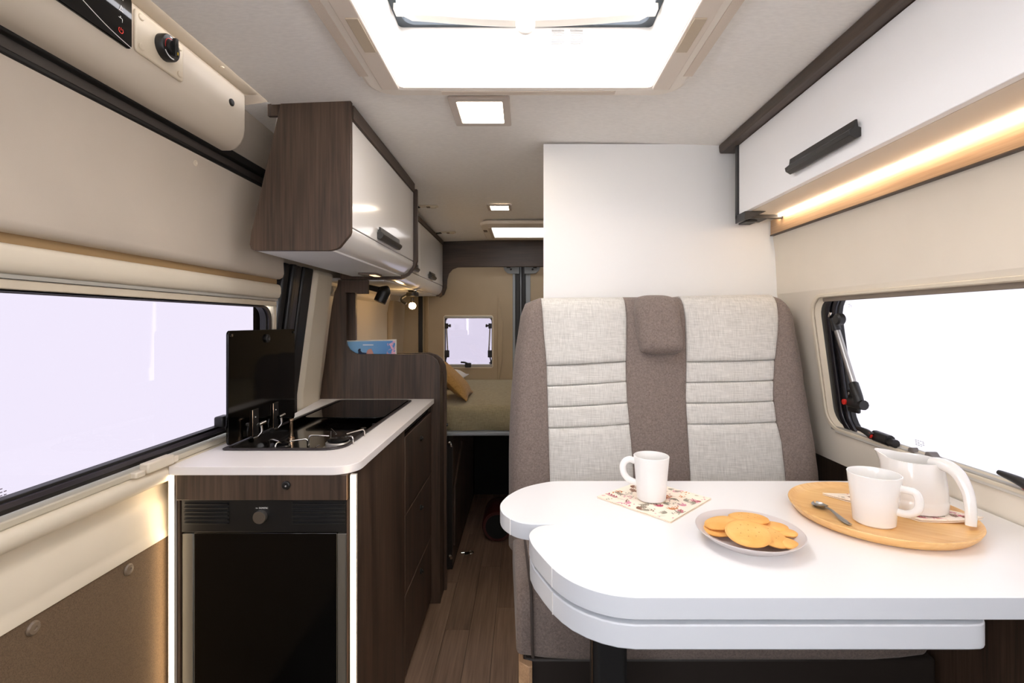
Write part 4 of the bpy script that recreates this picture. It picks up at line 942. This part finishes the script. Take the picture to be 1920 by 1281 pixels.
# napkin under the first mug
FLOR = mat('napkin_paper', (246, 232, 214), .85, var=.02, vscale=40)
INKS = [mat('print_%s' % n_, c_, .85) for n_, c_ in (('crimson', (186, 84, 104)), ('sage', (156, 150, 132)), ('rust', (208, 138, 88)), ('umber', (134, 96, 78)), ('pink', (222, 156, 170)))]
def napkin(corners, z, label, lift=(0, 0, 0, 0), seed=5):
    e = empty('napkin', (sum(c[0] for c in corners)/4, sum(c[1] for c in corners)/4, z), label, 'napkin')
    rr = random.Random(seed); n = 10; top_ = None
    def surf(cs, s_, t, z0, k):
        p = cs[0].lerp(cs[1], s_).lerp(cs[3].lerp(cs[2], s_), t); edge = max(abs(s_-.5), abs(t-.5))*2
        lf_ = lift[0]*(1-s_)**3*(1-t)**3+lift[1]*s_**3*(1-t)**3+lift[2]*s_**3*t**3+lift[3]*(1-s_)**3*t**3
        return Vector((p.x, p.y, z0+lf_+.0004*math.sin(s_*17+k*2)*edge**6+(.0012*edge**8 if k else 0)))
    for k in range(2):
        vs = []; fs = []; z0 = z+k*.0019; th = .0013
        cs = [Vector((c[0]+rr.uniform(-.0022, .0022)*(1-k), c[1]+rr.uniform(-.0022, .0022)*(1-k), 0)) for c in corners]
        for dz in (0, th):
            for j in range(n+1):
                for i in range(n+1): q = surf(cs, i/n, j/n, z0, k); q.z += dz; vs.append(q)
        N = (n+1)**2
        for j in range(n):
            for i in range(n):
                a = j*(n+1)+i; fs += [(a, a+1, a+n+2, a+n+1), (N+a, N+a+n+1, N+a+n+2, N+a+1)]
        bo = [i for i in range(n+1)]+[j*(n+1)+n for j in range(1, n+1)]+[n*(n+1)+i for i in range(n-1, -1, -1)]+[j*(n+1) for j in range(n-1, 0, -1)]
        for i in range(len(bo)): a, b = bo[i], bo[(i+1) % len(bo)]; fs.append((a, b, N+b, N+a))
        link('fold', vs, fs, FLOR, e, smooth=40)
    bags = [([], []) for _ in INKS]; zt = z+.0019+.0013+.0003
    def leaf(ink, s_, t, ang, L, w):
        vs, fs = bags[ink]; b0 = len(vs); c_, d_ = math.cos(ang), math.sin(ang); pts = []
        for q in range(8):
            a = 2*math.pi*q/8; u, v = L/2*(1+math.cos(a)), w*math.sin(a)*(1.15-.4*math.cos(a))
            ss, tt = s_+u*c_-v*d_, t+u*d_+v*c_
            if not (.005 < ss < .995 and .005 < tt < .995): return
            pts.append(surf(cs, ss, tt, zt, 1))
        vs += pts; fs.append(tuple(range(b0, b0+8)))
    for gx in range(8):
        for gy in range(8):
            s_, t = (gx+.5+rr.uniform(-.35, .35))/8, (gy+.5+rr.uniform(-.35, .35))/8; ang = rr.uniform(0, 6.28); ink = rr.choice((0, 1, 1, 2, 3, 4, 4, 1)); kind = rr.randrange(3)
            if kind == 0:      # sprig of paired leaves
                Ls = rr.uniform(.13, .20)
                leaf(3, s_, t, ang, Ls, .004)
                for q in range(4):
                    f_ = (q+1)/5*Ls; x_, y_ = s_+f_*math.cos(ang), t+f_*math.sin(ang)
                    for sg in (1, -1): leaf(ink, x_, y_, ang+sg*.8, .055, .009)
            elif kind == 1:    # berry spray
                for q in range(7): leaf(ink, s_+rr.uniform(-.05, .05), t+rr.uniform(-.05, .05), rr.uniform(0, 6.28), .022, .009)
                leaf(1, s_, t, ang, .11, .003)
            else:              # open tuft of long leaves
                for q in range(5): leaf(ink, s_, t, ang+(q-2)*.42, rr.uniform(.07, .12), .010)
    for (vs, fs), m in zip(bags, INKS):
        if fs: link('sprig_print', vs, fs, m, e)['kind'] = 'stuff'
    return e
napkin([(.166, 1.100), (.291, .9625), (.421, 1.090), (.298, 1.214)], TT, 'folded floral paper napkin lying flat under the mug by itself')
cup('mug', (.2852, 1.085, TT+.0044), .0315, .0390, .0965, math.radians(172), CHINA_M, 'white mug standing on the floral napkin by itself')
# plate with biscuits
PC = Vector((.409, .882, TT))
plate = lathe('plate', [(0, .003), (.050, .003), (.052, 0), (.056, 0), (.058, .003), (.074, .010), (.085, .018), (.0915, .0235), (.0920, .0245), (.0905, .0248), (.083, .0205), (.072, .0135), (.056, .0075), (0, .0068)], PC, PLATE, None, 64, smooth=40)
tag(plate, 'round grey stoneware plate holding the biscuits', 'plate')
BIS = [
 # dx, dy, bottom above table, radius, tilt towards the aisle (-) , tilt sideways, label
 (-.046, .016, .0120, .031, -3, -5, 'golden biscuit lying lowest at the plate edge, under another biscuit'),
 (-.042, .018, .0225, .030, -5, -10, 'golden biscuit resting on the lowest one at the napkin side of the plate'),
 (.016, .036, .0235, .036, 7, 3, 'golden biscuit at the back of the plate leaning on the rim'),
 (.050, .022, .0145, .031, 4, 8, 'golden biscuit near the back rim beside the two smallest-looking ones'),
 (.066, -.002, .0130, .021, 0, 8, 'small-looking golden biscuit at the rim toward the wooden tray'),
 (.046, -.040, .0120, .022, -4, 5, 'golden biscuit half hidden low at the front rim, toward the tray'),
 (.020, -.026, .0195, .036, -12, 9, 'golden biscuit tucked under the big front biscuit'),
 (-.020, -.040, .0295, .0375, -12, 2, 'largest golden biscuit on top at the front, with pricked holes')]
for (dx, dy, dz, r, tx, ty, lab) in BIS:
    h = .0085
    prof = [(0, 0), (r-.006, 0), (r-.002, .0015), (r, .004), (r-.001, .0065), (r-.005, .0085), (r-.012, .0092), (0, .0096)]
    o = lathe('biscuit', prof, (0, 0, 0), COOKIE, None, 40, smooth=60)
    # prick holes as tiny dark dots
    o.location = PC+Vector((dx, dy, dz)); o.rotation_euler = (math.radians(tx)*-1, math.radians(ty), dx*20)
    WL[o.name] = Vector(o.location)
    tag(o, lab, 'biscuit', 'biscuits on the grey plate')
    if r >= .034:
        vs = []; fs = []
        for k in range(9):
            a = 2*math.pi*k/8; q = r*.45 if k < 8 else 0; cx_, cy_ = q*math.cos(a), q*math.sin(a); b0 = len(vs)
            for j in range(6): vs.append((cx_+.0009*math.cos(j*math.pi/3), cy_+.0009*math.sin(j*math.pi/3), .0100))
            fs.append(tuple(range(b0, b0+6)))
        me = bpy.data.meshes.new('prick_holes'); me.from_pydata(vs, [], fs); me.materials.append(mat('prick_brown', (150, 92, 30), .9))
        h_ = bpy.data.objects.new('prick_holes', me); COL.objects.link(h_); h_.parent = o
# tray
TC = Vector((.722, .990, TT))
tray = lathe('serving_tray', [(0, 0), (.140, 0), (.150, .004), (.157, .012), (.161, .020), (.1605, .0215), (.158, .0215), (.150, .0150), (.138, .0125), (0, .0122)], TC, WD_TRAY, None, 72, smooth=40)
tray.rotation_euler.z = math.radians(-35)
tag(tray, 'round light wooden serving tray with raised rim', 'tray')
TS = TT+.0124
napkin([(.668, 1.085), (.768, .938), (.876, .924), (.838, 1.065)], TS+.0008, 'floral napkin under the white jug on the tray', (0, 0, .011, .004), 9)
cup('mug', (.677, .938, TS), .0350, .0450, .0955, math.radians(-52), CHINA, 'white mug with square handle standing on the wooden tray', True)
# jug
jc = Vector((.806, 1.005, TS+.0070)); jug = empty('jug', jc, 'white china jug with long drooping handle on the tray', 'jug')
prof = [(0, .002), (.054, .002), (.056, 0), (.0575, .003), (.058, .020), (.0572, .0215), (.0572, .026), (.0562, .045), (.0540, .065), (.0512, .083), (.0490, .095), (.0486, .098), (.0470, .0985), (.0460, .096), (.0485, .083), (.0510, .065), (.053, .045), (.054, .02), (.05, .006), (0, .006)]
jb = lathe('body', prof, jc, CHINA, jug, 56, smooth=50)
# pull the rim into a pouring lip and lift it towards the spout
me = jb.data; sd = Vector((-.55, .83, 0)); cz = jc-WL[jb.name]
for v in me.vertices:
    r = v.co-cz; hgt = r.z
    if hgt > .06:
        k = (hgt-.06)/.04; d = Vector((r.x, r.y, 0)); a = d.normalized().dot(sd) if d.length > 1e-4 else 0
        sp = max(0, (a-.72)/.28)
        v.co += sd*(.024*k*k*sp*sp)+Vector((0, 0, .006*k*sp))
tube('handle', [jc+Vector(p) for p in ((.020, -.026, .096), (.024, -.048, .0985), (.030, -.070, .088), (.034, -.086, .060), (.032, -.095, .030), (.029, -.099, .0))], [.0145, .0150, .0135, .0115, .0105, .0100], CHINA, jug, 16, n=7, flat=.8)
# spoon on the tray
so = empty('teaspoon', (.62, 1.0, TS), 'small steel teaspoon lying on the wooden tray', 'spoon')
p0, p1 = PZ(1528, 943, TS+.004), PZ(1594, 984, TS+.003)
d = (p1-p0).normalized()
tube('handle', [p0+d*.030+Vector((0, 0, .004)), p0+d*.050+Vector((0, 0, .006)), p0.lerp(p1, .6)+Vector((0, 0, .004)), p0.lerp(p1, .85), p1], [.0030, .0030, .0036, .0058, .0040], SILVER, so, 10, flat=.5)
bw = Vector((-d.y, d.x, 0)); vs = []; fs = []
for j in range(9):
    t = j/8; w = .0150*math.sqrt(max(.02, 1-(2*t-1)**2))*(1.1-.3*t)
    for i in range(7):
        s = i/6*2-1; z = .0045*(s*s)+.004*t*t+.0006+.003*(2*t-1)**2; p = p0+d*(.036*t)+bw*(w*s); vs.append((p.x, p.y, TS+z))
for j in range(8):
    for i in range(6): k = j*7+i; fs.append((k, k+1, k+8, k+7))
nb = len(vs); vs += [(a, b, c-.0007) for a, b, c in vs]; fs += [tuple(nb+i for i in reversed(f)) for f in fs]
link('bowl', vs, fs, SILVER, so, smooth=60)

# ================================================================== BED, REAR
bed = empty('bed', (.0, 3.05, 0), 'rear cross bed with olive woven cover on a grey edged frame', 'bed')
def bedmesh():
    vs = []; fs = []; nx, ny = 40, 24; x0, x1, y0, y1, z0, z1 = -.925, .95, 2.52, 3.69, .735, .862; r = .045
    prof = [(y0+.01, z0), (y0, z0+.02), (y0-.004, z0+.06)]+[(y0+r-r*math.cos(math.radians(a)), z1-r+r*math.sin(math.radians(a))) for a in (0, 22, 45, 68, 90)]+[(y0+.2, z1+.004), (y0+.6, z1+.006), (y1, z1)]
    N = len(prof)
    for i in range(nx+1):
        x = x0+(x1-x0)*i/nx
        for j, (a, b) in enumerate(prof):
            wv = .006*math.sin(x*23+j*.9)+.004*math.sin(x*51+j*1.7)
            vs.append((x, a+(wv if j < 6 else 0)-.06*max(0, x+.1)*(1 if j < 8 else 0), b+(wv*.7 if 0 < j < 9 else 0)))
    for i in range(nx):
        for j in range(N-1): k = i*N+j; fs.append((k, k+1, k+N+1, k+N))
    fs += [tuple(range(N)), tuple(range(nx*N, nx*N+N))]
    fs.append(tuple([i*N for i in range(nx+1)]+[i*N+N-1 for i in range(nx, -1, -1)]))
    return link('mattress', vs, fs, F_BED, bed, smooth=60)
bedmesh()
prism('bed_frame', [(-.925, 2.50), (-.40, 2.498), (-.1, 2.505), (.3, 2.50), (.3, 3.68), (-.925, 3.68)], 'Z', .712, .733, GREYP, bed, bevel=.006)
# under-bed locker on the left with open door
lk = empty('bed_locker', (-.65, 3.0, 0), 'dark wood locker under the bed with an open flap', 'cabinet')
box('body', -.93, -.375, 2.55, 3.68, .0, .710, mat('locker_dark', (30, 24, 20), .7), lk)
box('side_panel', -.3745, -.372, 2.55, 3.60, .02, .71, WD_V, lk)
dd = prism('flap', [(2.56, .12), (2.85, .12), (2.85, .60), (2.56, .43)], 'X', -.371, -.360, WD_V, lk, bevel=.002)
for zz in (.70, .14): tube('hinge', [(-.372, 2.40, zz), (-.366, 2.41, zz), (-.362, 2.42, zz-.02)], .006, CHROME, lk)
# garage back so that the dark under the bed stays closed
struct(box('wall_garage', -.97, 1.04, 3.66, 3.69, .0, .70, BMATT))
rb = empty('storage_drum', (-.17, 2.95, 0), 'dark red round drum lying on the floor under the bed', 'drum')
lathe('drum_body', [(0, 0), (.085, 0), (.092, .012), (.092, .24), (.085, .25), (0, .25)], (-.155, 2.86, .0935), DARKRED, rb, 36, 'Y')
lathe('drum_rim', [(.060, -.004), (.070, -.004), (.070, .001), (.060, .001)], (-.155, 2.86, .0935), BMATT, rb, 36, 'Y')
# lashing ring in the floor
fc = PZ(875, 1037, .004); lr = empty('lashing_ring', (fc.x, fc.y, 0), 'small chrome lashing ring set in the wood floor', 'ring')
lathe('socket', [(0, .0003), (.017, .0003), (.017, .002), (.012, .003), (0, .003)], (fc.x, fc.y, 0), CHROME, lr, 20)
tube('ring', [(fc.x+.022+.016*math.cos(a), fc.y+.016*math.sin(a), .006) for a in [k*math.pi/6 for k in range(13)]], .003, CHROME, lr, 8, n=2)
tube('ring_pin', [(fc.x-.03, fc.y-.004, .006), (fc.x-.012, fc.y-.002, .006)], .006, CHROME, lr, 10, smooth_path=False)
# pillows
def pillow(name, c, sx, sz, th, rot, m, label, cat='pillow'):
    vs = []; fs = []; n = 14
    for side in (1, -1):
        for j in range(n+1):
            for i in range(n+1):
                a, b = i/n*2-1, j/n*2-1
                a2, b2 = max(-1, min(1, a*1.1)), max(-1, min(1, b*1.1)); q = (1-a2**4)*(1-b2**4); w = 1-.07*(1-abs(b))*abs(a)**3; h = 1-.07*(1-abs(a))*abs(b)**3
                vs.append(Vector((a*sx*w, side*(th*q**.6+.002), b*sz*h)))
    N = (n+1)**2
    for s in (0, 1):
        for j in range(n):
            for i in range(n): k = s*N+j*(n+1)+i; fs.append((k, k+1, k+n+2, k+n+1))
    bo = [i for i in range(n+1)]+[j*(n+1)+n for j in range(1, n+1)]+[n*(n+1)+i for i in range(n-1, -1, -1)]+[j*(n+1) for j in range(n-1, 0, -1)]
    for i in range(len(bo)): a, b = bo[i], bo[(i+1) % len(bo)]; fs.append((a, b, N+b, N+a))
    vs = [rot @ v+Vector(c) for v in vs]
    o = link(name, vs, fs, m, None, smooth=60); tag(o, label, cat); return o
R = Matrix.Rotation
pil = pillow('cushion', (-.415, 2.78, .978), .17, .15, .035, R(math.radians(-46), 3, 'Y') @ R(math.radians(90), 3, 'Z'), F_MUST, 'mustard yellow cushion with flat frayed edge leaning on the bed beside the end panel', 'cushion')
pillow('pillow', (-.565, 3.28, .924), .17, .22, .05, R(math.radians(90), 3, 'X'), F_SHEET, 'white pillow lying flat on the bed under the rear window')
